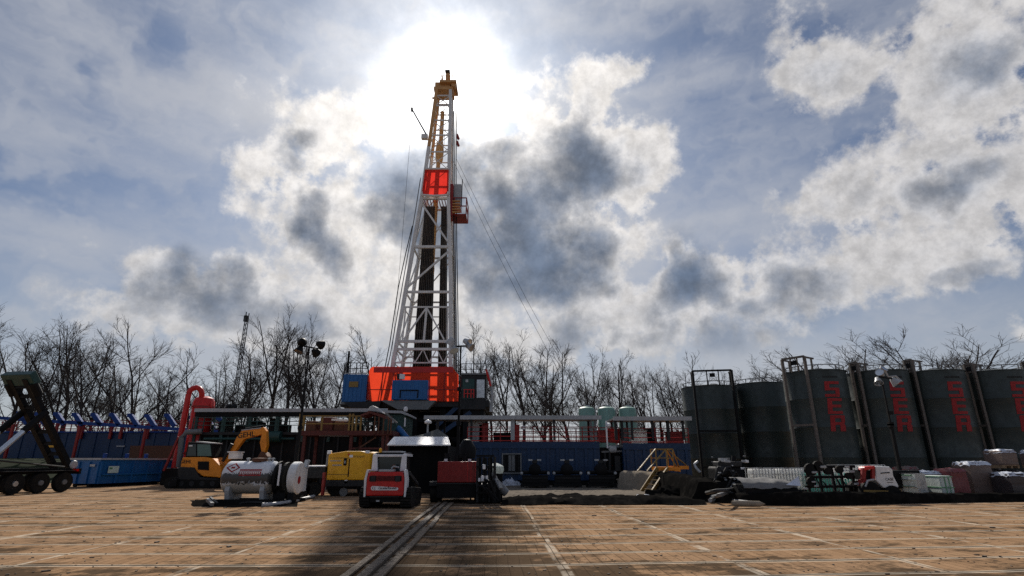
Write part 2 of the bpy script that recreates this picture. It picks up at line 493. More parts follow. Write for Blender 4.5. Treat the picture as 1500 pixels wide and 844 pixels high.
M = dict(
    black=paint('black_steel', (0.008, 0.008, 0.009), 0.6, grime=0.35, gcol=(0.018, 0.016, 0.014), spec=0.15),
    darkgrey=paint('dark_grey_steel', (0.025, 0.026, 0.028), 0.6, grime=0.4, spec=0.25),
    grey=paint('grey_steel', (0.17, 0.175, 0.18), 0.45, grime=0.45, streak=True),
    lightgrey=paint('light_grey_paint', (0.42, 0.43, 0.44), 0.45, grime=0.35, streak=True),
    galv=paint('galvanised_steel', (0.5, 0.52, 0.54), 0.35, metal=0.8, grime=0.25),
    white=paint('white_paint', (0.78, 0.78, 0.77), 0.4, grime=0.35, streak=True, gcol=(0.16, 0.14, 0.11)),
    cleanwhite=paint('clean_white_paint', (0.82, 0.82, 0.83), 0.35, grime=0.12),
    mast=paint('worn_white_mast_paint', (0.76, 0.75, 0.73), 0.4, grime=0.4, gcol=(0.22, 0.17, 0.12), streak=True),
    flare_ochre=paint('flare_tinted_rusty_steel', (0.6, 0.33, 0.13), 0.6, grime=0.35, gcol=(0.25, 0.12, 0.05)),  # orange tint of the sun's flare put into the colour, over some rust
    framegrey=paint('weathered_frame_steel', (0.13, 0.11, 0.095), 0.6, grime=0.5),
    rust=paint('rust', (0.13, 0.055, 0.03), 0.8, grime=0.5),
    red=paint('red_paint', (0.55, 0.018, 0.015), 0.4, grime=0.3, gcol=(0.1, 0.01, 0.01)),
    darkred=paint('dark_red_paint', (0.28, 0.014, 0.012), 0.5, grime=0.4),
    brownred=paint('red_oxide_steel', (0.11, 0.022, 0.017), 0.65, grime=0.45),
    redtarp=paint('orange_red_windwall_tarp', (0.9, 0.07, 0.025), 0.6, grime=0.18, gcol=(0.5, 0.03, 0.015), scale=0.5, translucent=0.6, bump=0.3),
    redboard=paint('red_board_tarp', (0.85, 0.045, 0.03), 0.6, grime=0.18, gcol=(0.5, 0.02, 0.02), scale=0.7, translucent=0.55),
    blue=paint('blue_paint', (0.012, 0.12, 0.34), 0.4, grime=0.3, streak=True, gcol=(0.02, 0.03, 0.04)),
    darkblue=paint('dark_blue_paint', (0.004, 0.032, 0.095), 0.45, grime=0.4, streak=True, gcol=(0.008, 0.012, 0.02)),
    navyblue=paint('mid_blue_paint', (0.02, 0.06, 0.24), 0.7, grime=0.3, spec=0.15),
    teal=paint('pale_green_tank_paint', (0.2, 0.36, 0.3), 0.45, grime=0.35, streak=True),
    tankgreen=paint('dark_green_tank_paint', (0.03, 0.042, 0.04), 0.45, grime=0.45, streak=True, gcol=(0.014, 0.017, 0.016), scale=0.35, vary=0.3),
    darkgreen=paint('dark_green_paint', (0.015, 0.06, 0.055), 0.5, grime=0.4),
    yellow=paint('yellow_paint', (0.92, 0.43, 0.008), 0.4, grime=0.22, gcol=(0.25, 0.12, 0.02)),
    dullyellow=paint('dull_yellow_paint', (0.27, 0.165, 0.04), 0.6, grime=0.45),
    orange=paint('orange_paint', (0.82, 0.27, 0.012), 0.4, grime=0.25, gcol=(0.2, 0.08, 0.02)),
    rubber=paint('black_rubber', (0.012, 0.012, 0.012), 0.85, spec=0.15, grime=0.5, gcol=(0.045, 0.036, 0.027)),
    letterred=paint('red_lettering', (0.34, 0.010, 0.012), 0.6, grime=0.4, bump=0),
    letterblack=paint('black_lettering', (0.012, 0.012, 0.012), 0.6, grime=0.0, bump=0),
    letterwhite=paint('white_lettering', (0.75, 0.75, 0.75), 0.6, grime=0.0, bump=0),
    sand=paint('sandy_liner', (0.3, 0.255, 0.2), 0.9, spec=0.0, grime=0.5, scale=0.8, bump=0.6),
    liner=paint('grey_liner_sheet', (0.2, 0.172, 0.14), 0.9, spec=0.0, grime=0.7, gcol=(0.015, 0.014, 0.013), scale=0.7, bump=0.5),
    blackliner=paint('black_liner_sheet', (0.010, 0.0095, 0.009), 0.85, spec=0.0, grime=0.5, gcol=(0.035, 0.031, 0.027), scale=0.8, bump=0.4),
    tentfab=paint('black_tent_fabric', (0.008, 0.008, 0.009), 0.85, grime=0.2, spec=0.1),
    palletwood=paint('pallet_wood', (0.28, 0.19, 0.11), 0.8, grime=0.4),
    wrapgrey=paint('brown_grey_sacks_under_film', (0.16, 0.115, 0.1), 0.35, grime=0.4, scale=2.0, bump=0.5),
    wrapred=paint('dark_red_sacks_under_film', (0.2, 0.045, 0.05), 0.35, grime=0.4, scale=2.0, bump=0.5),
    wrapdark=paint('dark_sacks_under_film', (0.05, 0.042, 0.045), 0.35, grime=0.4, scale=2.0, bump=0.5),
    film=paint('white_plastic_film', (0.62, 0.66, 0.75), 0.3, grime=0.2, scale=3.0, bump=0.8),
    whitebag=paint('white_bulk_bag_fabric', (0.74, 0.8, 0.77), 0.7, grime=0.25, scale=2.0, bump=0.5, translucent=0.35),
    paleplastic=paint('pale_plastic_tank', (0.9, 0.92, 0.9), 0.35, grime=0.15, scale=2.0, translucent=0.5),
    tealplastic=paint('pale_teal_plastic_tank', (0.3, 0.62, 0.56), 0.35, grime=0.15, scale=2.0, translucent=0.5),
    greenedge=paint('green_strap', (0.12, 0.3, 0.16), 0.5, grime=0.1),
    lamp=paint('lamp_reflector', (0.55, 0.6, 0.66), 0.12, metal=0.9, grime=0.0, bump=0),
    pipe=paint('dark_drill_pipe_steel', (0.05, 0.042, 0.037), 0.5, metal=0.3, grime=0.5, gcol=(0.1, 0.055, 0.03), streak=True),
    bark=paint('grey_brown_bark', (0.065, 0.055, 0.05), 0.9, grime=0.4, gcol=(0.02, 0.017, 0.015), spec=0.1, bump=0),
    brush=paint('grey_brown_twigs', (0.12, 0.1, 0.09), 0.9, grime=0.2, spec=0.1, bump=0),
    chrome=paint('bright_cylinder_rod', (0.62, 0.68, 0.74), 0.25, metal=0.6, grime=0.1, bump=0),
    aluminium=paint('polished_wheel_metal', (0.7, 0.7, 0.7), 0.3, metal=0.7, grime=0.2),
    amber=paint('amber_reflector', (0.85, 0.42, 0.02), 0.3, grime=0.0, bump=0),
    redlens=paint('red_lamp_lens', (0.5, 0.01, 0.01), 0.2, grime=0.0, bump=0),
    stickers=paint('white_green_sticker', (0.6, 0.75, 0.7), 0.5, grime=0.1, bump=0),
)
M['tentroof'] = paint('dark_grey_tent_roof', (0.1, 0.105, 0.1), 0.9, grime=0.3, spec=0.1)
M['drabcover'] = paint('drab_grey_cover', (0.2, 0.195, 0.19), 0.7, grime=0.5, spec=0.1, bump=0.4)
M['board'] = paint('worn_pale_board', (0.17, 0.125, 0.085), 0.8, grime=0.6, gcol=(0.06,0.05,0.04), scale=1.5, bump=0.4)
M['boarddark'] = paint('worn_dark_board', (0.1, 0.075, 0.055), 0.8, grime=0.6, scale=1.5, bump=0.4)
def glass(name, tint=(0.02, 0.03, 0.032)):
    m, q, bs, out = new_mat(name)
    c = obj_coord(q)
    q.put(bs.inputs['Base Color'], q.mix(q.noise(c, 3.0, 4.0, 0.6), tint, tuple(x * 1.7 for x in tint)))
    bs.inputs['Roughness'].default_value = 0.08
    return m
M['glass'] = glass('dark_window_glass')
M['greenglass'] = glass('greenish_window_glass', (0.05, 0.1, 0.09))

# ------------------------------------------------------------------ ground
def ground_material():
    m, q, bs, out = new_mat('gravel_ground')
    t = q.node('ShaderNodeTexCoord')
    c = t.outputs['Object']
    n1, n2 = q.noise(c, 0.15, 6, 0.6), q.noise(c, 6.0, 5, 0.7)
    col_ = q.mix(q.step(n1, 0.35, 0.65), (0.10, 0.085, 0.065), (0.17, 0.145, 0.115))
    col_ = q.mix(q.m('MULTIPLY', q.step(n2, 0.4, 0.7), 0.5), col_, (0.07, 0.06, 0.05))
    q.put(bs.inputs['Base Color'], col_)
    bs.inputs['Roughness'].default_value = 0.95
    bs.inputs['Specular IOR Level'].default_value = 0.1
    return m

def mat_deck_material():
    """timber rig mats: rows 1.22 m deep of 0.2 m planks, worn pale edge boards, oil and mud stains"""
    m, q, bs, out = new_mat('timber_mats')
    t = q.node('ShaderNodeTexCoord')
    c = t.outputs['Object']
    x, y, z = q.xyz(c)
    wob = q.m('SUBTRACT', q.noise(c, 0.45, 2, 0.5), 0.5)
    u = q.m('ADD', q.m('ADD', x, q.m('MULTIPLY', y, 0.033)), q.m('MULTIPLY', wob, 0.10))
    v = q.m('SUBTRACT', y, q.m('ADD', q.m('MULTIPLY', x, 0.05), q.m('MULTIPLY', q.m('ABSOLUTE', x), 0.045)))
    v = q.m('ADD', v, q.m('MULTIPLY', wob, 0.22))
    us = q.m('DIVIDE', q.m('ADD', u, 1.89 + 30 * 3.07), 3.07)
    vs_ = q.m('DIVIDE', q.m('ADD', v, 30.0), 1.22)
    ui, vi = q.m('FLOOR', us), q.m('FLOOR', vs_)
    # every mat sits a little off its neighbours
    wn = q.node('ShaderNodeTexWhiteNoise', noise_dimensions='2D')
    q.put(wn.inputs['Vector'], q.comb(ui, vi, 0.0))
    r1 = wn.outputs['Value']
    uf = q.m('MULTIPLY', q.m('FRACT', us), 3.07)
    vf = q.m('MULTIPLY', q.m('FRACT', q.m('ADD', vs_, q.m('MULTIPLY', r1, 0.05))), 1.22)
    pk = q.m('DIVIDE', q.m('ADD', uf, q.m('MULTIPLY', r1, 0.1)), 0.205)
    pf, pi_ = q.m('FRACT', pk), q.m('FLOOR', pk)
    wn2 = q.node('ShaderNodeTexWhiteNoise', noise_dimensions='3D')
    q.put(wn2.inputs['Vector'], q.comb(pi_, ui, vi))
    r2 = wn2.outputs['Value']
    mp_ = q.node('ShaderNodeMapping')
    q.put(mp_.inputs['Vector'], q.comb(u, v, 0.0))
    mp_.inputs['Scale'].default_value = (9.0, 0.9, 1.0)
    grain = q.noise(mp_.outputs[0], 2.0, 6, 0.65)
    col_ = q.mix(r2, (0.285, 0.175, 0.10), (0.37, 0.232, 0.135))
    col_ = q.mix(q.m('MULTIPLY', q.step(grain, 0.42, 0.72), 0.4), col_, (0.2, 0.12, 0.07))
    col_ = q.mix(q.m('MULTIPLY', q.step(r1, 0.55, 1.0), 0.3), col_, (0.3, 0.2, 0.13))
    # gaps between planks, only open in places
    gapn = q.step(q.noise(c, 0.5, 5, 0.65), 0.32, 0.5)
    gap = q.m('MULTIPLY', q.m('SUBTRACT', 1.0, q.step(q.m('ABSOLUTE', q.m('SUBTRACT', pf, 0.5)), 0.43, 0.5, 1.0, 0.0)), q.m('MULTIPLY', gapn, 0.62))
    # stains
    mp2 = q.node('ShaderNodeMapping')
    q.put(mp2.inputs['Vector'], q.comb(u, v, 0.0))
    mp2.inputs['Scale'].default_value = (0.34, 0.55, 1.0)
    st = q.noise(mp2.outputs[0], 1.6, 9, 0.68)
    st2 = q.noise(q.vm('ADD', mp2.outputs[0], (4.4, 2.2, 0)), 5.0, 7, 0.7)
    smear = q.m('ADD', q.m('MULTIPLY', st, 0.72), q.m('MULTIPLY', st2, 0.34))
    # the trafficked lane in front of the rig is blacker with oil and mud
    lane = q.step(q.m('ABSOLUTE', q.m('ADD', u, q.m('MULTIPLY', y, 0.06))), 0.8, 3.6, 0.09, 0.0)
    front = q.step(y, 9.0, 11.5, 0.07, 0.0)
    smear = q.m('ADD', smear, q.m('ADD', lane, front))
    fleck = q.step(q.noise(q.vm('ADD', mp2.outputs[0], (1.1, 8.2, 0)), 7.0, 10, 0.78), 0.535, 0.60)
    fleck = q.m('MULTIPLY', fleck, q.step(smear, 0.36, 0.52))
    stm = q.m('MAXIMUM', q.step(smear, 0.53, 0.63), q.m('MULTIPLY', fleck, 0.9))
    # pale worn edge boards
    ev = q.m('MINIMUM', vf, q.m('SUBTRACT', 1.22, vf))
    edge = q.step(ev, 0.075, 0.10, 1.0, 0.0)
    eu = q.m('MINIMUM', uf, q.m('SUBTRACT', 3.07, uf))
    edgeu = q.step(eu, 0.08, 0.11, 1.0, 0.0)
    brk = q.step(q.noise(q.vm('ADD', c, (9, 3, 0)), 0.7, 6, 0.7), 0.30, 0.48)
    edge = q.m('MULTIPLY', edge, q.m('MULTIPLY', brk, 0.95))
    brk2 = q.step(q.noise(q.vm('ADD', c, (2, 7, 0)), 1.3, 6, 0.7), 0.42, 0.56)
    edgeu = q.m('MULTIPLY', edgeu, q.m('MULTIPLY', q.m('MULTIPLY', q.step(r1, 0.2, 0.5), brk2), 0.85))
    slit = q.m('MULTIPLY', q.step(q.m('ABSOLUTE', q.m('SUBTRACT', ev, 0.0)), 0.022, 0.036, 1.0, 0.0), 0.95)
    slitu = q.m('MULTIPLY', q.step(eu, 0.012, 0.022, 1.0, 0.0), q.step(r2, 0.45, 0.6, 0.0, 0.7))
    col_ = q.mix(gap, col_, (0.04, 0.026, 0.017))
    col_ = q.mix(q.m('MULTIPLY', stm, 0.86), col_, q.mix(st2, (0.022, 0.018, 0.014), (0.085, 0.062, 0.042)))
    pale = q.mix(q.m('MULTIPLY', stm, 0.6), (0.56, 0.46, 0.35), (0.22, 0.2, 0.17))
    col_ = q.mix(q.m('MAXIMUM', edge, edgeu), col_, pale)
    col_ = q.mix(q.m('MAXIMUM', slit, slitu), col_, (0.025, 0.02, 0.015))
    q.put(bs.inputs['Base Color'], col_)
    bs.inputs['Roughness'].default_value = 0.95
    bs.inputs['Specular IOR Level'].default_value = 0.0
    hgt = q.m('SUBTRACT', q.m('ADD', q.m('ADD', q.m('MULTIPLY', grain, 0.25), q.m('MULTIPLY', r2, 0.35)), q.m('MULTIPLY', r1, 1.0)),
              q.m('ADD', q.m('MULTIPLY', gap, 0.8), q.m('MULTIPLY', q.m('MAXIMUM', slit, slitu), 1.6)))
    b = q.node('ShaderNodeBump')
    b.inputs['Strength'].default_value = 0.55
    b.inputs['Distance'].default_value = 0.025
    q.put(b.inputs['Height'], hgt)
    m.node_tree.links.new(b.outputs[0], bs.inputs['Normal'])
    return m

mb = MB()
mb.add([(-3000, -600, -0.02), (3000, -600, -0.02), (3000, 5000, -0.02), (-3000, 5000, -0.02)], [(0, 1, 2, 3)])
tag(mb.build('ground', ground_material()), kind='structure')
mb = MB()
mb.add([(-70, -25, 0), (75, -25, 0), (75, 62, 0), (-70, 62, 0)], [(0, 1, 2, 3)])
tag(mb.build('timber_mat_ground', mat_deck_material()), kind='structure')

def grass_mat():
    m, q, bs, out = new_mat('grass')
    t = q.node('ShaderNodeTexCoord')
    n = q.noise(t.outputs['Object'], 1.5, 6, 0.7)
    q.put(bs.inputs['Base Color'], q.mix(n, (0.007, 0.013, 0.004), (0.02, 0.028, 0.009)))
    bs.inputs['Roughness'].default_value = 0.95
    bs.inputs['Specular IOR Level'].default_value = 0.1
    return m
# loose chips, clods and splinters scattered over the mats
ch = MB()
for i in range(1100):
    Y = 8.2 + 17 * rnd.random() ** 1.3
    px = rnd.uniform(-20, 1520)
    X = gx(px, Y)
    s_ = rnd.uniform(.006, .022) * (1 + (rnd.random() < .06) * 1.3)
    ch.box((X, Y, .004 + s_ * .2), (s_ * rnd.uniform(.8, 3.5), s_ * rnd.uniform(.8, 1.6), s_ * .5), rnd.uniform(0, 3.1))
tag(ch.build('wood_debris', M['boarddark']), kind='stuff', label='dark chips and clods scattered on the timber mats')
# the low grassy bank behind the truck, which the far blue tank stands on
bank = MB()
nx_, ny_ = 50, 14
vs, fs = [], []
for j in range(ny_ + 1):
    for i in range(nx_ + 1):
        X = -95 + 62 * i / nx_
        Yb = 44.5 + 23 * j / ny_
        t = min(1.0, max(0.0, (Yb - 45.0) / 6.0))
        h = 1.85 * (t * t * (3 - 2 * t)) * min(1.0, max(0.0, (-33 - X) / 5.0)) * min(1, max(0, (67.4 - Yb) / 4))
        vs.append((X, Yb, h + (rnd.uniform(-0.06, 0.06) if h > 0.1 else 0) - 0.015))
for j in range(ny_):
    for i in range(nx_):
        a = j * (nx_ + 1) + i
        fs.append((a, a + 1, a + nx_ + 2, a + nx_ + 1))
bank.add(vs, fs)
tag(bank.build('grass_bank', grass_mat(), smooth=60), kind='structure')

# ------------------------------------------------------------------ bare winter trees
def grow_tree(seed, H, spread=0.5, leaders=3, bare_part=0.4, lean=0.0):
    """returns trunk MB, crown MB; a forest-grown hardwood of height H without leaves"""
    r = random.Random(seed)
    tr, cr = MB(), MB()
    def perp(dv):
        a = dv.cross(Vector((0, 0, 1)))
        if a.length < 0.1:
            a = dv.cross(Vector((1, 0, 0)))
        return a.normalized()
    def limb(mb_, p, dv, L, r0, r1, nseg, nside, wob, lift):
        pts, rr = [p.copy()], [r0]
        q = p.copy()
        dv = dv.normalized()
        for k in range(nseg):
            dv = (dv + Vector((r.gauss(0, wob), r.gauss(0, wob), r.gauss(0, wob * 0.5) + lift))).normalized()
            q = q + dv * (L / nseg)
            pts.append(q.copy())
            rr.append(r0 + (r1 - r0) * (k + 1) / nseg)
        mb_.path(pts, rr, nside)
        return pts, rr
    def sub(pts, rr, t):
        k = min(int(t * (len(pts) - 1)), len(pts) - 2)
        f = t * (len(pts) - 1) - k
        return pts[k].lerp(pts[k + 1], f), (pts[k + 1] - pts[k]).normalized(), rr[k] + (rr[k + 1] - rr[k]) * f
    def turn(dv, ang):
        a = perp(dv)
        a.rotate(Matrix.Rotation(r.uniform(0, 2 * math.pi), 3, dv))
        return (dv * math.cos(ang) + a * math.sin(ang)).normalized()
    base_r = H * r.uniform(0.0115, 0.0145)
    th = H * bare_part
    tp, trr = limb(tr, Vector((0, 0, -0.2)), Vector((lean + r.gauss(0, .03), r.gauss(0, .03), 1)), th, base_r, base_r * 0.72, 5, 7, 0.03, 0.0)
    stems = []
    for i in range(leaders):
        ang = r.uniform(0.06, 0.22) + spread * 0.5 * (i > 0)
        dv = turn((tp[-1] - tp[-2]).normalized(), ang)
        stems.append(limb(tr, tp[-1], dv, (H - th) * r.uniform(0.72, 1.0), base_r * (0.62 if i == 0 else 0.5), 0.035, 6, 5, 0.07, 0.05))
    for i in range(4):
        p, dv, q = sub(tp, trr, r.uniform(0.5, 0.98))
        stems.append(limb(tr, p, turn(dv, r.uniform(0.5, 0.95)), H * r.uniform(0.2, 0.34), q * 0.42, 0.03, 5, 4, 0.09, 0.12))
    lev2 = []
    for pts, rr in stems:
        for i in range(8):
            t = r.uniform(0.14, 0.97)
            p, dv, q = sub(pts, rr, t)
            lev2.append(limb(cr, p, turn(dv, r.uniform(0.35, 0.9)), H * r.uniform(0.11, 0.24) * (1.15 - t * 0.55), max(q * 0.5, 0.03), 0.016, 4, 3, 0.11, 0.08))
    lev3 = []
    for pts, rr in lev2:
        for i in range(6):
            t = r.uniform(0.2, 1.0)
            p, dv, q = sub(pts, rr, t)
            lev3.append(limb(cr, p, turn(dv, r.uniform(0.3, 0.8)), H * r.uniform(0.045, 0.10), max(q * 0.55, 0.02), 0.011, 3, 3, 0.12, 0.06))
    for pts, rr in lev3:
        for i in range(3):
            p, dv, q = sub(pts, rr, r.uniform(0.3, 1.0))
            limb(cr, p, turn(dv, r.uniform(0.3, 0.9)), H * r.uniform(0.025, 0.05), 0.013, 0.008, 1, 3, 0.1, 0.03)
    return tr, cr

TREE_KINDS, TREE_TOP = [], []
for i, (sd, spread, lead, bare, lean) in enumerate([
        (11, 0.55, 3, 0.42, 0.0), (23, 0.8, 4, 0.34, 0.05), (37, 0.4, 2, 0.5, -0.04), (41, 0.95, 4, 0.3, 0.0),
        (59, 0.6, 3, 0.38, 0.12), (67, 0.35, 2, 0.46, 0.06), (73, 0.75, 3, 0.4, -0.08), (89, 0.5, 3, 0.45, 0.02)]):
    a, b = grow_tree(sd, 18.0, spread, lead, bare, lean)
    TREE_TOP.append(max(p[2] for p in b.v))
    TREE_KINDS.append((a.mesh('trunk', M['bark'], 60), b.mesh('crown', M['bark'])))

def plant_tree(px, top, Y, kind, rz, label, wide=1.15, group='bare trees along the back of the site'):
    p = at(px, top, Y)
    sc = p.z / TREE_TOP[kind] * 1.15
    o = bpy.data.objects.new('bare_tree', None)
    o.location = (p.x, Y, -0.05)
    COL.objects.link(o)
    tag(o, label, 'tree', group)
    for nm, me in zip(('trunk', 'crown'), TREE_KINDS[kind]):
        c = bpy.data.objects.new(nm, me)
        c.parent = o
        c.rotation_euler = (0, 0, rz)
        c.scale = (sc * wide, sc * wide, sc)
        COL.objects.link(c)

# (column, row of the top, distance, kind) ; front row first
TREES = {
    'above the tilted truck hoist': [(8, 478, 74, 6), (44, 480, 70, 0), (70, 505, 82, 2)],
    'above the blue pipe rack': [(98, 492, 74, 4), (124, 486, 80, 5), (146, 500, 70, 7), (168, 508, 82, 4), (198, 505, 72, 0), (215, 500, 84, 3), (238, 540, 76, 1)],
    'behind the red upright vessel': [(262, 552, 80, 6), (290, 536, 74, 3), (318, 528, 78, 1)],
    'behind the radio antenna mast': [(340, 534, 90, 3), (362, 540, 84, 6)],
    'behind the black-lamped light tower': [(392, 482, 70, 0), (414, 478, 78, 7), (432, 490, 74, 2), (452, 500, 72, 5), (474, 505, 76, 7)],
    'behind the raised blue dog house': [(494, 525, 82, 5), (516, 528, 76, 0), (538, 512, 80, 1), (560, 508, 84, 3)],
    'behind the raised grey driller cabin': [(684, 520, 84, 2), (706, 498, 76, 4), (722, 520, 80, 7)],
    'above the long roof right of the derrick': [(744, 508, 74, 7), (766, 512, 82, 5), (788, 500, 66, 1), (806, 520, 80, 2), (838, 514, 68, 6)],
    'behind the three pale green tanks': [(856, 530, 84, 2), (878, 538, 76, 4), (900, 528, 80, 5), (922, 548, 74, 2), (940, 545, 84, 7)],
    'left of the first dark green tank': [(958, 545, 76, 0), (978, 552, 82, 5), (996, 548, 78, 7), (1016, 540, 84, 3)],
    'above the two unlettered dark tanks': [(1068, 548, 88, 0), (1098, 542, 84, 1), (1128, 548, 90, 6)],
    'above the tanks with red letters': [(1205, 516, 80, 3), (1240, 514, 84, 1), (1262, 524, 90, 6), (1330, 508, 80, 0), (1352, 504, 74, 3), (1388, 508, 82, 1), (1416, 522, 88, 7), (1478, 546, 90, 2)],
}
ORD = ['leftmost', 'second from the left', 'third from the left', 'fourth from the left', 'fifth from the left',
       'sixth from the left', 'seventh from the left', 'eighth from the left']
for place, lst in TREES.items():
    for i, (px, top, Y, kd) in enumerate(lst):
        plant_tree(px, top, Y, kd, rnd.uniform(-0.5, 0.5) + (i % 2) * 2.4,
                   'bare tree ' + place + ', ' + ORD[i] + ' there', 1.7 if 'letters' in place else 1.15)

# thin saplings and brush under the trees, one grey mass
br = MB()
for i in range(2000):
    Y = rnd.uniform(68, 92)
    px = rnd.uniform(-60, 1120)
    X = gx(px, Y, 3)
    h = rnd.uniform(2.5, 7.5) * (1.15 if 690 < px < 860 else 0.9)
    dv = Vector((rnd.gauss(0, 0.16), rnd.gauss(0, 0.1), 1)).normalized()
    p = Vector((X, Y, 0))
    q = p + dv * h * 0.55
    e = q + (dv + Vector((rnd.gauss(0, .14), 0, 0))) * h * 0.45
    br.path([p, q, e], [0.035, 0.022, 0.008], 3)
    for k in range(2):
        s_ = p.lerp(q, rnd.uniform(0.4, 1.0))
        br.path([s_, s_ + Vector((rnd.gauss(0, .5), rnd.gauss(0, .3), 1)).normalized() * h * 0.35], [0.014, 0.006], 3)
tag(br.build('undergrowth', M['brush']), kind='stuff', label='thin grey brush under the bare trees')

# ------------------------------------------------------------------ building parts given in world coordinates
def root_of(o):
    while o.parent is not None:
        o = o.parent
    return o
def wb(mb_, name, mat, parent, **kw):
    r = root_of(parent)
    inv = (Matrix.Translation(r.location) @ Matrix.Rotation(r.rotation_euler.z, 4, 'Z')).inverted()
    return mb_.moved(inv).build(name, M[mat] if isinstance(mat, str) else mat, parent, **kw)
def lerp_tab(tab, z):
    for (z0, a), (z1, b) in zip(tab, tab[1:]):
        if z <= z1 or (z1, b) == tab[-1]:
            return a + (b - a) * (z - z0) / (z1 - z0)

# ------------------------------------------------------------------ the derrick
DY = 55.0
FLOOR = 7.2
LX = [(7.2, -12.6), (10.5, -12.07), (19.95, -11.08), (29.6, -10.04), (44.0, -8.96)]
RX = [(7.2, -6.05), (10.5, -6.2), (19.95, -6.52), (29.6, -7.07), (44.0, -7.33)]
def dep(z):
    return 5.0 + (1.6 - 5.0) * (z - 7.2) / 36.8
def FL(z): return Vector((lerp_tab(LX, z), DY, z))
def FR(z): return Vector((lerp_tab(RX, z), DY, z))
def BL(z): return Vector((lerp_tab(LX, z), DY + dep(z), z))
def BR(z): return Vector((lerp_tab(RX, z), DY + dep(z), z))
def ptop(py, Y=DY):                        # height seen in row py at depth Y
    return at(750, py, Y).z

der = thing('drilling_derrick', 'tall tapering white steel drilling mast with a red board, standing on the rig floor', 'derrick', (-9.3, 57, FLOOR))
for nm, fn, w in (('FL', FL, .42), ('FR', FR, .42), ('BL', BL, .32), ('BR', BR, .32)):
    low = MB()
    zs = [7.2, 10.5, 19.95, 29.6, 36.0]
    for a, b in zip(zs, zs[1:]):
        low.beam(fn(a), fn(b), w, w * .85)
    lg = wb(low, 'leg', 'mast', der)
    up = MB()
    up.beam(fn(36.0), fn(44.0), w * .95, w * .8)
    wb(up, 'upper_leg', 'flare_ochre' if nm in ('FL', 'BL') else 'mast', der)  # left upper legs carry the flare's orange cast as colour
def member(a, b, w, name='girt', mat='mast'):
    wb(MB().beam(a, b, w * .8), name, mat, der)
for z, w in ((33.0, .3), (29.5, .34), (23.7, .34), (18.6, .3), (16.95, .2), (13.3, .34), (12.5, .3), (11.1, .16)):
    member(FL(z), FR(z), w)
    member(BL(z), BR(z), w * .7)
    member(FL(z), BL(z), w * .6)
    member(FR(z), BR(z), w * .6)
for z in (35.4, 37.6, 39.6, 41.6, 43.0):
    member(FL(z), FR(z), .17)
    member(BL(z), BR(z), .14)
    member(FL(z), BL(z), .14)
    member(FR(z), BR(z), .14)
diag = [(FL(29.0), FR(24.0), .24), (FR(23.3), FL(19.0), .24),
        ((FL(16.9) + FR(16.9)) / 2, FL(13.5).lerp(FR(13.5), .12), .2), ((FL(16.9) + FR(16.9)) / 2, FL(13.5).lerp(FR(13.5), .88), .2),
        ((FL(16.9) + FR(16.9)) / 2, (FL(13.3) + FR(13.3)) / 2, .26), (FL(16.9).lerp(FR(16.9), .06), FL(13.3).lerp(FR(13.3), .1), .18),
        (FL(16.9).lerp(FR(16.9), .94), FL(13.3).lerp(FR(13.3), .94), .18)]
for a, b, w in diag:
    member(a, b, w, 'diagonal_brace')
for k in range(4):                            # zigzag truss over the floor opening
    a0, a1, a2 = k / 4, (k + .5) / 4, (k + 1) / 4
    member(FL(12.5).lerp(FR(12.5), a0), FL(11.1).lerp(FR(11.1), a1), .12, 'diagonal_brace')
    member(FL(11.1).lerp(FR(11.1), a1), FL(12.5).lerp(FR(12.5), a2), .12, 'diagonal_brace')
for z0, z1 in ((12, 18), (18, 23.7), (23.7, 29.5), (29.5, 33)):
    member(FL(z0), BL(z1), .16, 'diagonal_brace')
    member(BR(z0), FR(z1), .16, 'diagonal_brace')
    member(BL(z0), BR(z1), .14, 'diagonal_brace')
for z0, z1 in ((33, 35.4), (35.4, 37.6), (37.6, 39.6), (41.6, 43.0)):
    member(FL(z0), FR(z1), .08, 'diagonal_brace')
    member(FR(z0), FL(z1), .08, 'diagonal_brace')
    member(BL(z0), BR(z1), .07, 'diagonal_brace')
# ladder with its cage rail up the left leg, and service lines on the right one
ld = MB()
for s in (0.0, 0.42):
    ld.path([FL(z) + Vector((-.40 - s * .3, -.15 + s, 0)) for z in (7.4, 12, 20, 28, 32)], .04, 5)
z = 7.8
while z < 31.5:
    p = FL(z) + Vector((-.42, -.15, 0))
    ld.tube(p, p + Vector((-.12, .42, 0)), .03, n=4)
    z += .45
wb(ld, 'ladder', 'grey', der)
hs = MB()
for k, dx_ in enumerate((.42, .56, .72)):
    hs.path([FR(z) + Vector((dx_, .2 + .2 * k, 0)) for z in (9, 16, 24, 34, 41)], .055, 5)
hs.path([FL(z) + Vector((dx, -.35, 0)) for z, dx in ((8, -.6), (13, -.62), (19, -.75), (23, -.6), (26, -.42))], 0.05, 6)
wb(hs, 'service_hose', 'black', der)
# red wind board round the racking board
rb = MB()
a, b, c_, e = FL(29.75), FR(29.75), FR(32.9), FL(32.9)
off = Vector((0, -.32, 0))
rb.add([a + off, b + off, c_ + off, e + off], [(0, 1, 2, 3)])
wb(rb, 'wind_board', 'redboard', der)
fr = MB()
fr.path([a + off + Vector((0, -.05, .35)), a + off + Vector((.1, -.05, -.02)), a.lerp(b, .5) + off + Vector((0, -.05, -.12)), b + off + Vector((-.1, -.05, -.02)), b + off + Vector((0, -.05, .35))], .13, 6)
fr.path([e + off + Vector((0, -.05, .1)), c_ + off + Vector((0, -.05, .1))], .11, 6)
wb(fr, 'wind_board_rail', 'mast', der)
fg = MB()
for k in range(9):
    p = BL(29.6).lerp(BR(29.6), (k + .5) / 9)
    fg.beam(p + Vector((0, -.3, 0)), FL(29.6).lerp(FR(29.6), (k + .5) / 9) + Vector((0, .5, 0)), .09)
wb(fg, 'racking_finger', 'darkred', der)
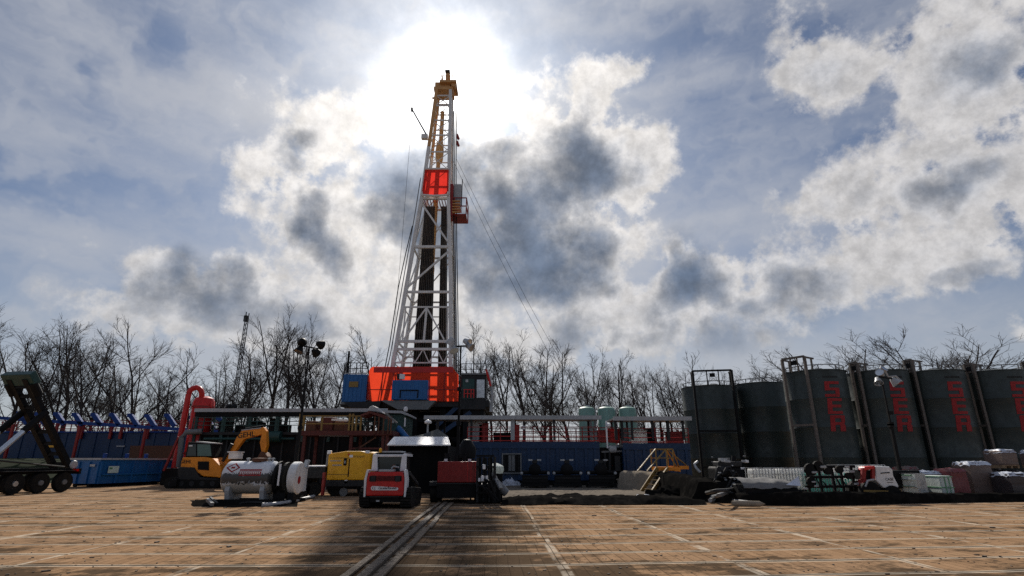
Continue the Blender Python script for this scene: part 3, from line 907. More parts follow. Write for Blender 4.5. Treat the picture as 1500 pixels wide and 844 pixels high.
# monkey board cage hanging off the right side
cg = MB()
x0, x1 = at(663, 290, 55.5).x, at(684, 290, 55.5).x
zb, zt = ptop(314), ptop(290)
cg.b3(x0, x1, 55.0, 57.4, zb - .06, zb + .06)
for X, Y in ((x1, 55.0), (x1, 57.4), (x0 + .3, 55.0)):
    cg.beam((X, Y, zb), (X, Y, zt), .11)
for z in (zt, (zt + zb) / 2):
    cg.beam((x0, 55.0, z), (x1, 55.0, z), .1)
    cg.beam((x1, 55.0, z), (x1, 57.4, z), .1)
mbd = wb(cg, 'monkey_board', 'darkred', der)
sh = MB()
xa, xb = at(665, 280, 55.6).x, at(676, 280, 55.6).x
sh.b3(xa, xb, 55.3, 56.6, ptop(303), ptop(268))
wb(sh, 'derrickman_shelter', 'lightgrey', der)
s2 = MB()
s2.b3(at(659, 280, 55).x, xa, 54.9, 56.6, ptop(316), ptop(270))
wb(s2, 'shelter_side', 'darkred', der)
st = MB()
for k in range(5):
    zz = ptop(313) + k * .33
    st.b3(x0 + .1, x0 + .95, 54.6, 54.9, zz, zz + .08)
wb(st, 'step', 'flare_ochre', der)
wb(MB().tube((xb + .06, 55.3, ptop(300)), (xb + .1, 55.3, ptop(261)), .05, n=5), 'shelter_post', 'black', der)
# crown block
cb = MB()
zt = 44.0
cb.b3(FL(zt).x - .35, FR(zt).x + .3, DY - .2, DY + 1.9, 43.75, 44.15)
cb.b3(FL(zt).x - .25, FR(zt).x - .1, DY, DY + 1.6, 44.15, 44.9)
wb(cb, 'crown_block', 'flare_ochre', der)  # crown coloured with the tint of the flare
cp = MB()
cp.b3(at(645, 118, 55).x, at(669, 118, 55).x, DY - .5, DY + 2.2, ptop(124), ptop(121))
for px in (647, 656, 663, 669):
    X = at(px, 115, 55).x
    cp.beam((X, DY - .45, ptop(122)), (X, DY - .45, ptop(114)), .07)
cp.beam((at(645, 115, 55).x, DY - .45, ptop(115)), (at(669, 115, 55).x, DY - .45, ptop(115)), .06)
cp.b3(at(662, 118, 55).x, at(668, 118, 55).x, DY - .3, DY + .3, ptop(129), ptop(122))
wb(cp, 'crown_platform', 'flare_ochre', der)
cs = MB()
for k in range(3):
    cs.lathe([(.0, -.09), (.5, -.09), (.55, 0), (.5, .09), (0, .09)], (FL(44).lerp(FR(44), .5).x - .35 + .3 * k, DY + .8, 45.1), 16, 'X')
wb(cs, 'sheave', 'rust', der)
wb(MB().b3(at(653, 112, 55).x, at(659, 112, 55).x, DY - .1, DY + .6, ptop(117), ptop(108)), 'crown_bumper', 'flare_ochre', der)
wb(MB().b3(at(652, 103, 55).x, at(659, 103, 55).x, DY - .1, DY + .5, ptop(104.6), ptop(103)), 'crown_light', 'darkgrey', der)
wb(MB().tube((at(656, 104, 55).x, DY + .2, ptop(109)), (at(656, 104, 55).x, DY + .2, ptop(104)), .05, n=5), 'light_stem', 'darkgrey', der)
wb(MB().tube(at(647, 123, 55), at(649, 110, 55), .14, .05, n=6), 'crown_horn', 'flare_ochre', der)
wb(MB().beam(at(633, 144, 55), at(640, 143, 55), .16), 'side_bracket', 'flare_ochre', der)
# whip pole on the left of the mast
wp = MB()
p0, p1 = at(626, 200, 55), at(604, 161, 53.5)
wp.tube(p0, p1, .09, .07, n=6)
wp.tube(p1 + Vector((-.03, 0, -.2)), p1 + Vector((-.06, 0, .25)), .13, n=6)
wb(wp, 'whip_pole', 'darkgrey', der)
wb(MB().b3(at(618, 200, 55).x, at(627, 200, 55).x, 54.6, 55.1, ptop(205), ptop(199)), 'pole_bracket', 'mast', der)

# travelling block on its lines inside the mast
tx = lambda z: (FL(z).x + FR(z).x) / 2 - .12
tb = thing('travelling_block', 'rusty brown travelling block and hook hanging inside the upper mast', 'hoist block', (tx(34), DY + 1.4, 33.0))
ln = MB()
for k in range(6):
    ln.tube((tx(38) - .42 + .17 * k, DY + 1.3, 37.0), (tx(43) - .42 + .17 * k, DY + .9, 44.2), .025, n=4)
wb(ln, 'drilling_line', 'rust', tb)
wb(MB().lathe([(.18, 34.6), (.42, 35.0), (.5, 36.2), (.42, 37.2), (.2, 37.5)], (tx(36), DY + 1.3, 0), 12), 'block_body', 'flare_ochre', tb, smooth=40)  # rusty brown block, flare tint mixed into its colour
wb(MB().tube((tx(40), DY + 1.3, 37.3), (tx(41.4), DY + 1.2, 41.6), .26, .22, n=8), 'guide_tube', 'flare_ochre', tb)
wb(MB().tube((tx(26) - .1, DY + 1.5, 21.0), (tx(33), DY + 1.3, 34.7), .33, .24, n=10), 'top_drive_shaft', 'flare_ochre', tb, smooth=40)
# small weights on a wire right of the mast
hw = thing('hanging_weight', 'two small dark red weights on a thin wire right of the upper mast', 'weight', at(671, 212, 55.5))
for y0, y1 in ((197, 204), (207, 214)):
    p, q = at(669.6, y0, 55.5), at(671.6, y1, 55.5)
    wb(MB().tube(p, q, .13, .16, n=8), 'weight', 'darkred', hw)
wb(MB().path([at(668, 122, 55.5), at(670, 190, 55.5), at(671, 206, 55.5)], .016, 4), 'wire', 'darkgrey', hw)
# guy wires
for i, (pa, pb, lab) in enumerate((((668, 232), (884, 640), 'outer thin dark guy wire slanting from the mast down to the right'),
                                   ((664, 236), (872, 640), 'inner thin dark guy wire slanting from the mast down to the right'))):
    A, B = at(*pa, 56), at(*pb, 64)
    mid = A.lerp(B, .5) + Vector((-.25, 0, -.45))
    A1, B1 = A.lerp(B, .25) + Vector((-.18, 0, -.33)), A.lerp(B, .75) + Vector((-.18, 0, -.33))
    tag(MB().path([A, A1, mid, B1, B], .018, 5).build('guy_wire', M['black']), lab, 'wire', 'guy wires of the mast')
tag(MB().path([at(604, 163, 53.5), at(589, 350, 53.3), at(572, 545, 53)], .016, 4).build('tag_line', M['darkgrey']),
    'hair-thin line dropping from the slanted pole left of the mast', 'wire')
# racked drill pipe, standing on the floor and leaning into the racking board
pip = MB()
pip.tube((0, 0, 0), (0, 0, 21.6), .075, n=7)
for zc in (7.1, 14.3, 21.4):
    pip.tube((0, 0, zc - .22), (0, 0, zc + .22), .1, n=7)
pme = pip.mesh('drill_pipe', M['pipe'], 50)
def rack(x_bot, x_top, ncol, nrow, y0, label, group):
    for j in range(nrow):
        for i in range(ncol):
            o = bpy.data.objects.new('drill_pipe', pme)
            COL.objects.link(o)
            xb_ = x_bot[0] + (x_bot[1] - x_bot[0]) * (i + .5) / ncol + 0
            xt_ = x_top[0] + (x_top[1] - x_top[0]) * (i + .5) / ncol
            A, B = Vector((xb_, y0 + j * .24, FLOOR + .25)), Vector((xt_, y0 + .35 + j * .2, FLOOR + 21.8))
            o.location = A
            o.rotation_euler = (B - A).to_track_quat('Z', 'Y').to_euler()
            tag(o, label, 'drill pipe', group)
def wx(px, py, Y): return at(px, py, Y).x
rack((wx(603, 535, 56), wx(632, 535, 56)), (wx(621.5, 305, 56), wx(637, 305, 56)), 8, 5, 55.8,
     'dark drill pipe racked upright in the wide bundle left of the bright slit', 'drill pipes racked left of the slit')
rack((wx(642, 535, 56), wx(656, 535, 56)), (wx(646, 305, 56), wx(654, 305, 56)), 4, 5, 55.8,
     'dark drill pipe racked upright in the narrow bundle right of the bright slit', 'drill pipes racked right of the slit')

# ------------------------------------------------------------------ rig floor and what stands on it
sub = thing('rig_substructure', 'dark raised steel rig base under the red wind wall and mast', 'rig base', (-9.0, 57, 0))
fl = MB()
XA, XB = at(503, 590, 54).x, at(717, 590, 54).x
fl.b3(XA, XB, 53.2, 64, 6.55, 7.15)
wb(fl, 'floor', 'darkgrey', sub, bevel=.04)
for X in (at(556, 640, 54).x, at(606, 640, 54).x, at(648, 640, 54).x, at(704, 640, 54).x):
    for Y in (54.2, 63):
        wb(MB().beam((X, Y, 0), (X, Y, 6.55), .6), 'column', 'black', sub)
for z in (3.6, 5.4):
    wb(MB().b3(XA + 2.5, XB - .8, 54.0, 54.5, z - .2, z + .2), 'girder', 'black', sub)
    wb(MB().b3(XA + 2.5, XB - .8, 62.6, 63.1, z - .2, z + .2), 'girder', 'black', sub)
wb(MB().b3(XA + 3.0, XB - 1.0, 58, 58.4, 0, 6.5), 'rear_bulkhead', 'black', sub)
for pa, pb in (((672, 594), (640, 624)), ((640, 640), (690, 604))):
    wb(MB().beam(at(*pa, 53.6), at(*pb, 53.6), .4), 'diagonal_strut', 'darkblue', sub)
wb(MB().prism([(at(560, 590, 53).x, ptop(588, 53)), (at(640, 590, 53).x, ptop(588, 53)), (at(628, 600, 53).x, ptop(601, 53)), (at(585, 600, 53).x, ptop(601, 53))], 52.2, 53.0), 'drip_tray', 'grey', sub)
wb(MB().prism([(at(505, 590, 53).x, ptop(590, 53)), (at(560, 590, 53).x, ptop(588, 53)), (at(556, 600, 53).x, ptop(598, 53)), (at(515, 600, 53).x, ptop(598, 53))], 52.6, 53.1), 'edge_skirt', 'darkgrey', sub)
wb(MB().b3(at(566, 620, 52).x, at(600, 620, 52).x, 50.5, 53, 2.2, 5.0), 'stair_landing', 'darkgreen', sub)
# red wind wall
ww = thing('wind_wall', 'orange-red tarp wind wall wrapped round the rig floor below the mast', 'wind wall', (at(606, 588, 53).x, 53, FLOOR))
def P53(px, py, Y=53.0): return (at(px, py, Y).x, at(px, py, Y).z)
outl = [P53(540.5, 585), P53(540.5, 545), P53(542, 540), P53(546, 537.3), P53(662, 537.3), P53(671.5, 549), P53(672, 588), P53(545, 588)]
sheet = MB()
sheet.add([(x, 53.0, z) for x, z in outl], [tuple(range(len(outl)))])
wb(sheet, 'front_sheet', 'redtarp', ww)
sd = MB()
for (xx, za, zb_) in ((outl[1][0], outl[0][1], outl[1][1]), (outl[6][0], outl[6][1], outl[5][1])):
    sd.add([(xx, 53.0, za), (xx, 58.0, za), (xx, 58.0, zb_), (xx, 53.0, zb_)], [(0, 1, 2, 3)])
wb(sd, 'side_sheet', 'redtarp', ww)
band = MB()
(xa, za), (xb, zb) = P53(548, 538), P53(664, 546)
band.b3(xa, xb, 52.93, 52.98, zb, za)
wb(band, 'top_band', 'red', ww)
for px in (558, 574, 650):
    x, z0 = P53(px, 587)
    wb(MB().b3(x - .04, x + .04, 52.9, 52.96, z0, P53(px, 546)[1]), 'seam_strap', 'darkred', ww)
(x0, z0), (x1, z1) = P53(541, 571), P53(671, 570)
wb(MB().b3(x0, P53(584, 570)[0], 52.9, 52.96, z0 - .04, z0 + .04), 'seam_strap', 'darkred', ww)
wb(MB().b3(P53(636, 570)[0], x1, 52.9, 52.96, z0 - .04, z0 + .04), 'seam_strap', 'darkred', ww)
bc = thing('blue_cabinet', 'blue ribbed steel cabinet fixed in front of the red wind wall', 'cabinet', (at(611, 586, 52.4).x, 52.4, FLOOR))
(x0, z0), (x1, z1) = P53(574, 586, 52.3), P53(628, 557.5, 52.3)
bx = MB().b3(x0, x1, 52.0, 52.88, z0, z1)
wb(bx, 'body', 'blue', bc, bevel=.05)
rbm = MB()
for k in range(9):
    X = x0 + (x1 - x0) * (k + .5) / 9
    rbm.b3(X - .05, X + .05, 51.96, 51.995, z0 + .08, z1 - .08)
wb(rbm, 'rib', 'blue', bc)
(a0, c0), (a1, c1) = P53(585, 583, 51.9), P53(613, 571, 51.9)
fm = MB()
fm.b3(a0, a1, 51.9, 51.955, c1 - .1, c1)
fm.b3(a0, a0 + .1, 51.9, 51.955, c0, c1 - .1)
fm.b3(a1 - .1, a1, 51.9, 51.955, c0, c1 - .1)
wb(fm, 'hatch_frame', 'black', bc)
fl_ = thing('floodlight', 'small white square floodlight on the red wind wall above the blue cabinet', 'floodlight', at(588, 556, 52.4))
wb(MB().box(at(589, 552, 52.2), (.5, .28, .5), .4), 'housing', 'cleanwhite', fl_, bevel=.05)
wb(MB().box(at(584.5, 551.5, 52.6), (.36, .25, .5), .4), 'backplate', 'darkgrey', fl_)
# dog house
dh = thing('dog_house', 'raised blue ribbed steel dog house left of the red wind wall', 'cabin', (at(519, 590, 54).x, 54, FLOOR))
(x0, z0), (x1, z1) = P53(499.5, 589, 53.0), P53(538.5, 548, 53.0)
wb(MB().b3(x0, x1, 53.0, 56.2, z0, z1), 'body', 'blue', dh, bevel=.06)
rbm = MB()
for k in range(6):
    X = x0 + (x1 - x0) * (k + .5) / 6
    rbm.b3(X - .06, X + .06, 52.95, 52.995, z0 + .1, z1 - .1)
wb(rbm, 'rib', 'blue', dh)
(a0, c0), (a1, c1) = P53(511, 567, 52.9), P53(525, 559, 52.9)
wb(MB().b3(a0, a1, 52.88, 52.945, c0, c1), 'plate', 'dullyellow', dh)
rl = MB()
zt_ = z1 + 1.1
for k in range(5):
    X = x0 + (x1 - x0) * k / 4
    rl.beam((X, 53.1, z1), (X, 53.1, zt_), .07)
for z in (z1 + .55, zt_):
    rl.beam((x0, 53.1, z), (x1, 53.1, z), .06)
wb(rl, 'roof_railing', 'darkgrey', dh)
wb(MB().b3(x0 + .1, x1 - .1, 52.97, 53.05, z1 + .02, z1 + .1), 'roof_edge', 'lightgrey', dh)
wb(MB().b3(x0, x1, 52.94, 53.2, z0 - .22, z0 - .01), 'skirt', 'grey', dh)
wb(MB().tube((x0 + .25, 53.3, z1), (x0 + .25, 53.3, z1 + 2.3), .13, .1, n=6), 'exhaust_stack', 'black', dh)
# driller cabin at the right end
dc = thing('driller_cabin', 'raised dark driller cabin with green door right of the red wind wall', 'cabin', (at(694, 600, 53.5).x, 53.5, FLOOR - .6))
(x0, z0), (x1, z1) = P53(673.5, 600, 53.0), P53(712, 549, 53.0)
wb(MB().b3(x0, x1, 53.1, 57, z0, z1), 'body', 'darkgrey', dc, bevel=.05)
(a0, c0), (a1, c1) = P53(677, 585, 53), P53(695, 555, 53)
wb(MB().b3(a0, a1, 53.03, 53.09, c0, c1), 'green_panel', 'darkgreen', dc)
(a0, c0), (a1, c1) = P53(698, 583, 53), P53(710, 556, 53)
wb(MB().b3(a0, a1, 53.02, 53.09, c0, c1), 'door', 'galv', dc, bevel=.02)
(a0, c0), (a1, c1) = P53(682, 560, 53), P53(686, 556, 53)
wb(MB().b3(a0, a1, 52.98, 53.02, c0, c1), 'sign', 'lightgrey', dc)
rr_ = MB()
for px in (680, 685, 690, 694):
    (a0, c0) = P53(px, 583, 52.9)
    rr_.beam((a0, 52.8, c0), (a0, 52.8, P53(px, 571, 52.9)[1]), .09)
for py in (571, 577):
    rr_.beam((P53(679, py, 52.9)[0], 52.8, P53(679, py, 52.9)[1]), (P53(695, py, 52.9)[0], 52.8, P53(695, py, 52.9)[1]), .08)
wb(rr_, 'gate', 'red', dc)
rl = MB()
for k in range(6):
    X = x0 + (x1 - x0) * k / 5
    rl.beam((X, 53.2, z1), (X, 53.2, z1 + 1.1), .06)
for z in (z1 + .55, z1 + 1.1):
    rl.beam((x0, 53.2, z), (x1, 53.2, z), .05)
wb(rl, 'roof_railing', 'darkgrey', dc)
wb(MB().b3(x0, x1 + .1, 53.0, 57, z1 + .005, z1 + .16), 'roof', 'grey', dc)
wb(MB().path([(x1 + .12, 53.2, z1 + .3), (x1 + .42, 53.2, z1 - .7), (x1 + .62, 53.2, z0 + 1.4), (x1 + .5, 53.2, z0 - .2)], .17, 7), 'cable_duct', 'lightgrey', dc)
wb(MB().path([(x1 + .0, 53.05, z1 + .5), (x1 + .3, 53.05, z1 - .5), (x1 + .45, 53.05, z1 - 1.1)], .12, 6), 'red_hose', 'red', dc)
wb(MB().b3(x0 + .3, x1 - .2, 53.4, 57, 2.2, z0), 'equipment_underneath', 'black', dc)

def H(py, Y): return at(750, py, Y).z
def X_(px, py, Y): return at(px, py, Y).x

# ------------------------------------------------------------------ far left: raised blue tank, pipe rack
YB = 55.0
bt = thing('mud_tank', 'long dark blue steel tank standing on the grassy bank behind the truck', 'tank', (X_(140, 650, YB), YB, 1.85))
x0, x1 = X_(-45, 650, YB), X_(300, 650, YB)
zt, zb = H(634, YB), 1.8
wb(MB().b3(x0, x1, YB, YB + 3.0, zb, zt), 'body', 'darkblue', bt, bevel=.04)
for k in range(16):
    X = x0 + (x1 - x0) * (k + .5) / 16
    wb(MB().b3(X - .07, X + .07, YB - .07, YB - .004, zb, zt - .05), 'rib', 'darkblue', bt)
wb(MB().b3(x0, x1, YB - .12, YB + .1, zt + .004, zt + .14), 'top_edge', 'navyblue', bt)
wb(MB().b3(X_(192, 655, YB), X_(262, 655, YB), YB - .12, YB - .08, H(672, YB), H(653, YB)), 'patched_panel', 'rust', bt)
wb(MB().b3(X_(72, 653, YB), X_(91, 653, YB), YB - .14, YB - .09, H(655.5, YB), H(650.5, YB)), 'marker_plate', 'amber', bt)
wb(MB().b3(X_(172, 653, YB), X_(184, 653, YB), YB - .14, YB - .09, H(654.5, YB), H(653, YB)), 'pale_plate', 'lightgrey', bt)
rl = MB()
k = 0
X = x0
while X < x1:
    rl.beam((X, YB + .2, zt), (X, YB + .2, zt + 1.15), .07)
    X += 1.25
for z in (.4, .8, 1.15):
    rl.beam((x0, YB + .2, zt + z), (x1, YB + .2, zt + z), .06)
X = x0 + .3
while X < x1:
    rl.beam((X, YB + 2.8, zt), (X, YB + 2.8, zt + 1.15), .07)
    X += 1.4
for z in (.4, .8, 1.15):
    rl.beam((x0, YB + 2.8, zt + z), (x1, YB + 2.8, zt + z), .06)
wb(rl, 'guard_rail', 'darkred', bt)
for px in (80, 118, 161, 176, 215):
    wb(MB().beam((X_(px, 640, YB - .2), YB - .2, H(643, YB - .2)), (X_(px, 640, YB - .2), YB - .2, H(620, YB - .2)), .22), 'red_post', 'darkred', bt)

pr = thing('pipe_rack', 'blue pipe rack beam with slanted arms above the raised blue tank', 'pipe rack', (X_(150, 625, 53.5), 53.5, 3.0))
A, B = at(-40, 610, 53.5), at(345, 634, 53.5)
wb(MB().beam(A, B, .3), 'beam', 'navyblue', pr)
for px, py in ((30, 606), (57, 607), (84, 607), (111, 608), (138.5, 608), (165.5, 608), (192, 609), (217, 610), (246, 609), (283, 612), (303, 613), (322, 613)):
    p, q = at(px, py, 53.5), at(px + 10, py + 15, 53.5)
    ar = MB().beam(p, q, .3, .38)
    ar.box(p + Vector((-.12, 0, .03)), (.34, .34, .32))
    wb(ar, 'arm', 'navyblue', pr)
for px in (20, 118, 215, 330):
    p = at(px, 622, 53.5)
    wb(MB().beam((p.x, 53.5, 1.0), (p.x, 53.5, p.z), .2), 'post', 'darkred', pr)

# ------------------------------------------------------------------ blue roll-off container
ro = thing('rolloff_container', 'scuffed bright blue open-top roll-off container behind the truck', 'container', (X_(140, 713, 38), 38.0, 0), R(-12))
Lc, Wc, Hc = 7.2, 2.5, 1.72
sh_ = MB()
# local: near right corner at origin, length along +Y, width along -X
for (a0, a1, b0, b1) in ((-Wc, 0, 0, .08), (-Wc, 0, Lc - .08, Lc), (-Wc, -Wc + .08, .08, Lc - .08), (-.08, 0, .08, Lc - .08)):
    sh_.b3(a0, a1, b0, b1, .22, Hc)
sh_.b3(-Wc + .08, -.08, .08, Lc - .08, .22, .3)
sh_.build('shell', M['blue'], ro)
for Y in (0.06, 1.25, 2.5, 3.75, 5.0, 6.2, Lc - .1):
    MB().b3(.003, .11, Y - .06, Y + .06, .22, Hc - .13).build('side_rib', M['blue'], ro)
for X in (-Wc + .06, -Wc * .66, -Wc * .33, -.09):
    MB().b3(X - .06, X + .06, -.1, -.003, .22, Hc - .13).build('end_rib', M['blue'], ro)
MB().b3(-Wc - .09, .09, -.1, 0.0, Hc + .003, Hc + .12).build('end_lip', M['lightgrey'], ro)  # whitish highlight on the blue rim put into a pale colour
for X in (-Wc, 0):
    MB().b3(X - .09, X + .09, .002, Lc, Hc + .003, Hc + .12).build('top_rail', M['lightgrey'], ro)  # pale colour stands for the highlight along the top edge
MB().b3(-.0, .13, .2, Lc, .75, .85).build('mid_rail', M['blue'], ro)
for X in (-Wc * .7, -Wc * .3):
    MB().b3(X - .1, X + .1, .1, Lc - .2, .06, .215).build('skid_rail', M['black'], ro)
for Y in (.3, 2.0, 3.6):
    MB().b3(-.2, .0, Y - .09, Y + .09, Hc + .123, Hc + .42).build('tarp_hook', M['navyblue'], ro, bevel=.03)
MB().b3(.115, .125, .55, 1.35, .88, 1.32).build('sticker', M['stickers'], ro)
MB().b3(.126, .132, .62, .85, 1.12, 1.24).build('sticker_mark', M['greenedge'], ro)
MB().b3(-.7, -.3, -.112, -.103, 1.3, 1.44).build('plate', M['lightgrey'], ro)
for X, Y in ((-.4, .4), (-Wc + .4, .4), (-.4, Lc - .4), (-Wc + .4, Lc - .4)):
    MB().lathe([(.13, -.08), (.13, .08)], (X, Y, .13), 14, 'X').build('roller', M['black'], ro)

# ------------------------------------------------------------------ truck with raised hoist frame (its rear enters the picture)
TYAW = R(259)
tk = thing('hoist_truck', 'black three-axle truck with its tilted roll-off hoist frame raised', 'truck', (X_(66, 718, 32.6), 32.6, 0), TYAW)
# local: +X forward, +Y left (towards the camera), rear axle at origin
for Y in (.75, -.75):
    ch = MB().b3(-.75, 9.5, Y - .13, Y + .13, .98, 1.28)
    ch.build('chassis_rail', M['black'], tk)
MB().b3(-.85, -.72, -1.2, 1.2, .95, 1.25).build('rear_bumper', M['black'], tk)
for X in (-.55, 3.9):
    for Y in (1.0,):
        MB().b3(X - .05, X + .05, Y, Y + .3, 1.1, 1.22).build('side_lamp', M['redlens'], tk)
def wheel(X, Y, hub):
    w = MB().lathe([(.33, -.14), (.5, -.15), (.535, -.08), (.535, .08), (.5, .15), (.33, .14)], (X, Y, .54), 28, 'Y').build('wheel', M['rubber'], tk, smooth=35)
    MB().lathe([(.0, -.10), (.32, -.13), (.33, -.05), (.33, .06), (.0, .06)], (X, Y, .54), 22, 'Y').build('rim', M[hub], w, smooth=35)
    hb = MB()
    hb.lathe([(.13, -.2), (.15, -.1), (.15, .0)], (X, Y, .54), 14, 'Y')
    hb.build('hub', M[hub], w, smooth=40)
    if hub == 'aluminium':
        b_ = MB()
        for k in range(10):
            t = k * math.pi / 5
            b_.lathe([(.03, -.03), (.03, .03)], (X + .235 * math.cos(t), Y + (.12 if Y > 0 else -.12), .54 + .235 * math.sin(t)), 6, 'Y')
        b_.build('wheel_nuts', M['darkgrey'], w)
for X, hub in ((0, 'grey'), (1.32, 'grey'), (2.64, 'aluminium')):
    for Y in (1.02, -1.02):
        wheel(X, Y, hub)
for Y in (1.02, -1.02):
    MB().b3(-.75, 3.4, Y - .2, Y + .2, 1.12, 1.16).build('mudguard', M['darkgrey'], tk)
MB().b3(3.5, 6.4, .85, 1.2, .5, 1.0).build('fuel_tank', M['black'], tk, bevel=.08)
MB().b3(4.4, 4.8, 1.205, 1.21, .7, .82).build('number_plate', M['lightgrey'], tk)
MB().b3(4.3, 9.5, -.6, .6, 1.29, 1.5).build('subframe', M['black'], tk)
# hoist frame pivoting at the rear
TILT = R(52)
cx, sx_ = math.cos(TILT), math.sin(TILT)
def hp(s, y, n=0.0):
    return (-.55 + s * cx - n * sx_, y, 1.42 + s * sx_ + n * cx)
for Y in (.52, -.52):
    MB().beam(hp(-.2, Y), hp(5.7, Y), .34, .26).build('hoist_rail', M['black'], tk)
for s in (.1, .8, 1.5, 2.3, 3.1, 3.9, 4.6, 5.2):
    MB().beam(hp(s, -.42), hp(s, .42), .2).build('cross_member', M['black'], tk)
MB().box(hp(5.65, 0, .1), (.7, 2.0, .4), rot=Matrix.Rotation(-TILT, 3, 'Y')).build('head_beam', M['darkgreen'], tk, bevel=.04)
for Y in (.8, -.8):
    MB().tube(hp(4.7, Y), hp(5.4, Y), .22, n=12).build('sheave_block', M['black'], tk)
    MB().tube((4.2, Y, 1.35), Vector((4.2, Y, 1.35)).lerp(Vector(hp(3.6, Y)), .62), .13, n=12).build('hoist_rod', M['chrome'], tk, smooth=40)
    MB().tube(Vector((4.2, Y, 1.35)).lerp(Vector(hp(3.6, Y)), .62), hp(3.6, Y), .17, n=12).build('hoist_cylinder', M['black'], tk, smooth=40)
MB().lathe([(.2, -.06), (.24, 0), (.2, .06)], hp(.05, .95), 14, 'Y').build('pivot_plate', M['lightgrey'], tk)
MB().path([(.2, 1.15, 1.35), (1.6, 1.2, 1.48), (3.2, 1.2, 1.62), (5.5, 1.2, 1.9)], .05, 6).build('hydraulic_line', M['darkgrey'], tk)

# ------------------------------------------------------------------ red upright gas separator
gs = thing('gas_separator', 'tall red upright vessel with an arched red pipe over its top', 'separator vessel', (X_(280, 690, 42), 42, 0))
vx = X_(284, 620, 42)
r_ = (X_(299, 620, 42) - X_(269, 620, 42)) / 2
zt = H(579, 42)
wb(MB().lathe([(.3, 1.2), (r_, 1.7), (r_, zt - .45), (r_ * .82, zt - .15), (r_ * .4, zt)], (vx, 42.9, 0), 26), 'vessel', 'red', gs, smooth=40)
for z in (2.2, 3.9, 5.6):
    wb(MB().lathe([(r_ + .01, z - .06), (r_ + .05, z - .06), (r_ + .05, z + .06), (r_ + .01, z + .06)], (vx, 42.9, 0), 26), 'band', 'darkred', gs)
zz = H(567, 42)
xl, xr = X_(270, 600, 42), X_(288, 590, 42)
arch = [(xl - .12, 42.2, .9), (xl - .05, 42.2, 3), (xl, 42.2, zz - .5)]
for k in range(7):
    t = math.pi * (1 - k / 6)
    arch.append(((xl + xr) / 2 + (xr - xl) / 2 * math.cos(t), 42.2 + .3 * k / 6, zz - .45 + .45 * math.sin(t)))
arch += [(xr, 42.6, zz - 1.0), (xr - .05, 42.9, zt - .2)]
wb(MB().path(arch, .2, 10), 'arched_pipe', 'red', gs, smooth=50)
wb(MB().tube((vx + r_ - .1, 42.7, H(592, 42)), (X_(304, 592, 42), 42.7, H(592, 42)), .22, n=12), 'outlet_flange', 'red', gs)
wb(MB().path([(X_(287, 632, 41), 41.8, H(631, 41)), (X_(266, 634, 41), 41.5, H(633, 41)), (X_(261, 640, 41), 41.4, H(641, 41)), (X_(258, 680, 41), 41.4, H(684, 41))], .2, 10), 'grey_pipe', 'grey', gs, smooth=50)
for px in (255, 300):
    wb(MB().beam((X_(px, 690, 42), 42, 0), (X_(px + 4, 640, 42), 42.6, 3.4), .2), 'support_leg', 'black', gs)
wb(MB().b3(X_(242, 690, 42), X_(304, 690, 42), 41.6, 44.2, 0, 1.15), 'skid', 'black', gs, bevel=.05)
wb(MB().beam(at(240, 690, 41.3), at(262, 640, 41.3), .14), 'brace', 'darkred', gs)

# ------------------------------------------------------------------ orange excavator
EY = 36.5
ex = thing('excavator', 'orange and black compact excavator with its boom bent over to the right', 'excavator', (X_(290, 712, EY), EY, 0))
xa, xb = X_(240, 705, EY), X_(322, 705, EY)
for Y in (EY, EY + 1.7):
    tr_ = MB()
    n = 10
    prof = []
    for k in range(n + 1):
        t = math.pi / 2 + math.pi * k / n
        prof.append((xa + .32 + .32 * math.cos(t), .33 + .32 * math.sin(t)))
    for k in range(n + 1):
        t = -math.pi / 2 + math.pi * k / n
        prof.append((xb - .32 + .32 * math.cos(t), .33 + .32 * math.sin(t)))
    tr_.prism(prof, Y, Y + .5)
    t_ = wb(tr_, 'track', 'rubber', ex)
    for k in range(5):
        wb(MB().lathe([(.16, -.03), (.16, .0)], (xa + .45 + (xb - xa - .9) * k / 4, Y - .005, .3), 12, 'Y'), 'roller', 'darkgrey', t_)
wb(MB().b3(xa + .6, xb - .6, EY + .6, EY + 1.7, .5, .85), 'undercarriage', 'black', ex)
wb(MB().b3(X_(252, 710, EY), X_(262, 710, EY), EY - .3, EY + 2.4, .15, .55), 'dozer_blade', 'black', ex)
p = lambda px, py: (X_(px, py, EY), H(py, EY))
wb(MB().prism([p(262, 690), p(286, 691), p(296, 698), p(322, 700), p(323, 685), p(311, 672), p(298, 669.5), p(266, 670), p(264, 676)], EY + .1, EY + 2.0), 'house', 'orange', ex, bevel=.05)
wb(MB().prism([p(260, 691.5), p(262, 684), p(284, 685), p(292, 699), p(321, 701.5), p(316, 704), p(262, 703)], EY - .02, EY + 2.1), 'counterweight', 'darkgrey', ex, bevel=.04)
wb(MB().prism([p(289, 688), p(305, 689), p(305, 676), p(289, 676)], EY + .06, EY + .095), 'grille', 'black', ex)
text_mesh('GEHL', .3, M['letterblack'], 'lettering', ex, Matrix.Translation(Vector((*[X_(271, 677, EY) - ex.location.x], .085, H(676.5, EY)))) @ FACE_CAM)
cabp = [p(266, 670), p(271, 647), p(307, 648), p(309, 670)]
wb(MB().prism(cabp, EY + .35, EY + 1.45), 'cab', 'black', ex, bevel=.06)
wb(MB().prism([p(285, 668), p(285, 650.5), p(304, 651), p(306, 668)], EY + .32, EY + .345), 'cab_window', 'greenglass', ex)
wb(MB().prism([p(269, 668), p(273, 651), p(283, 650.5), p(283, 668)], EY + .32, EY + .345), 'cab_window', 'glass', ex)
wb(MB().prism([p(284, 648), p(284, 646), p(309, 648.5), p(309, 650)], EY + .25, EY + 1.5), 'cab_roof', 'lightgrey', ex)
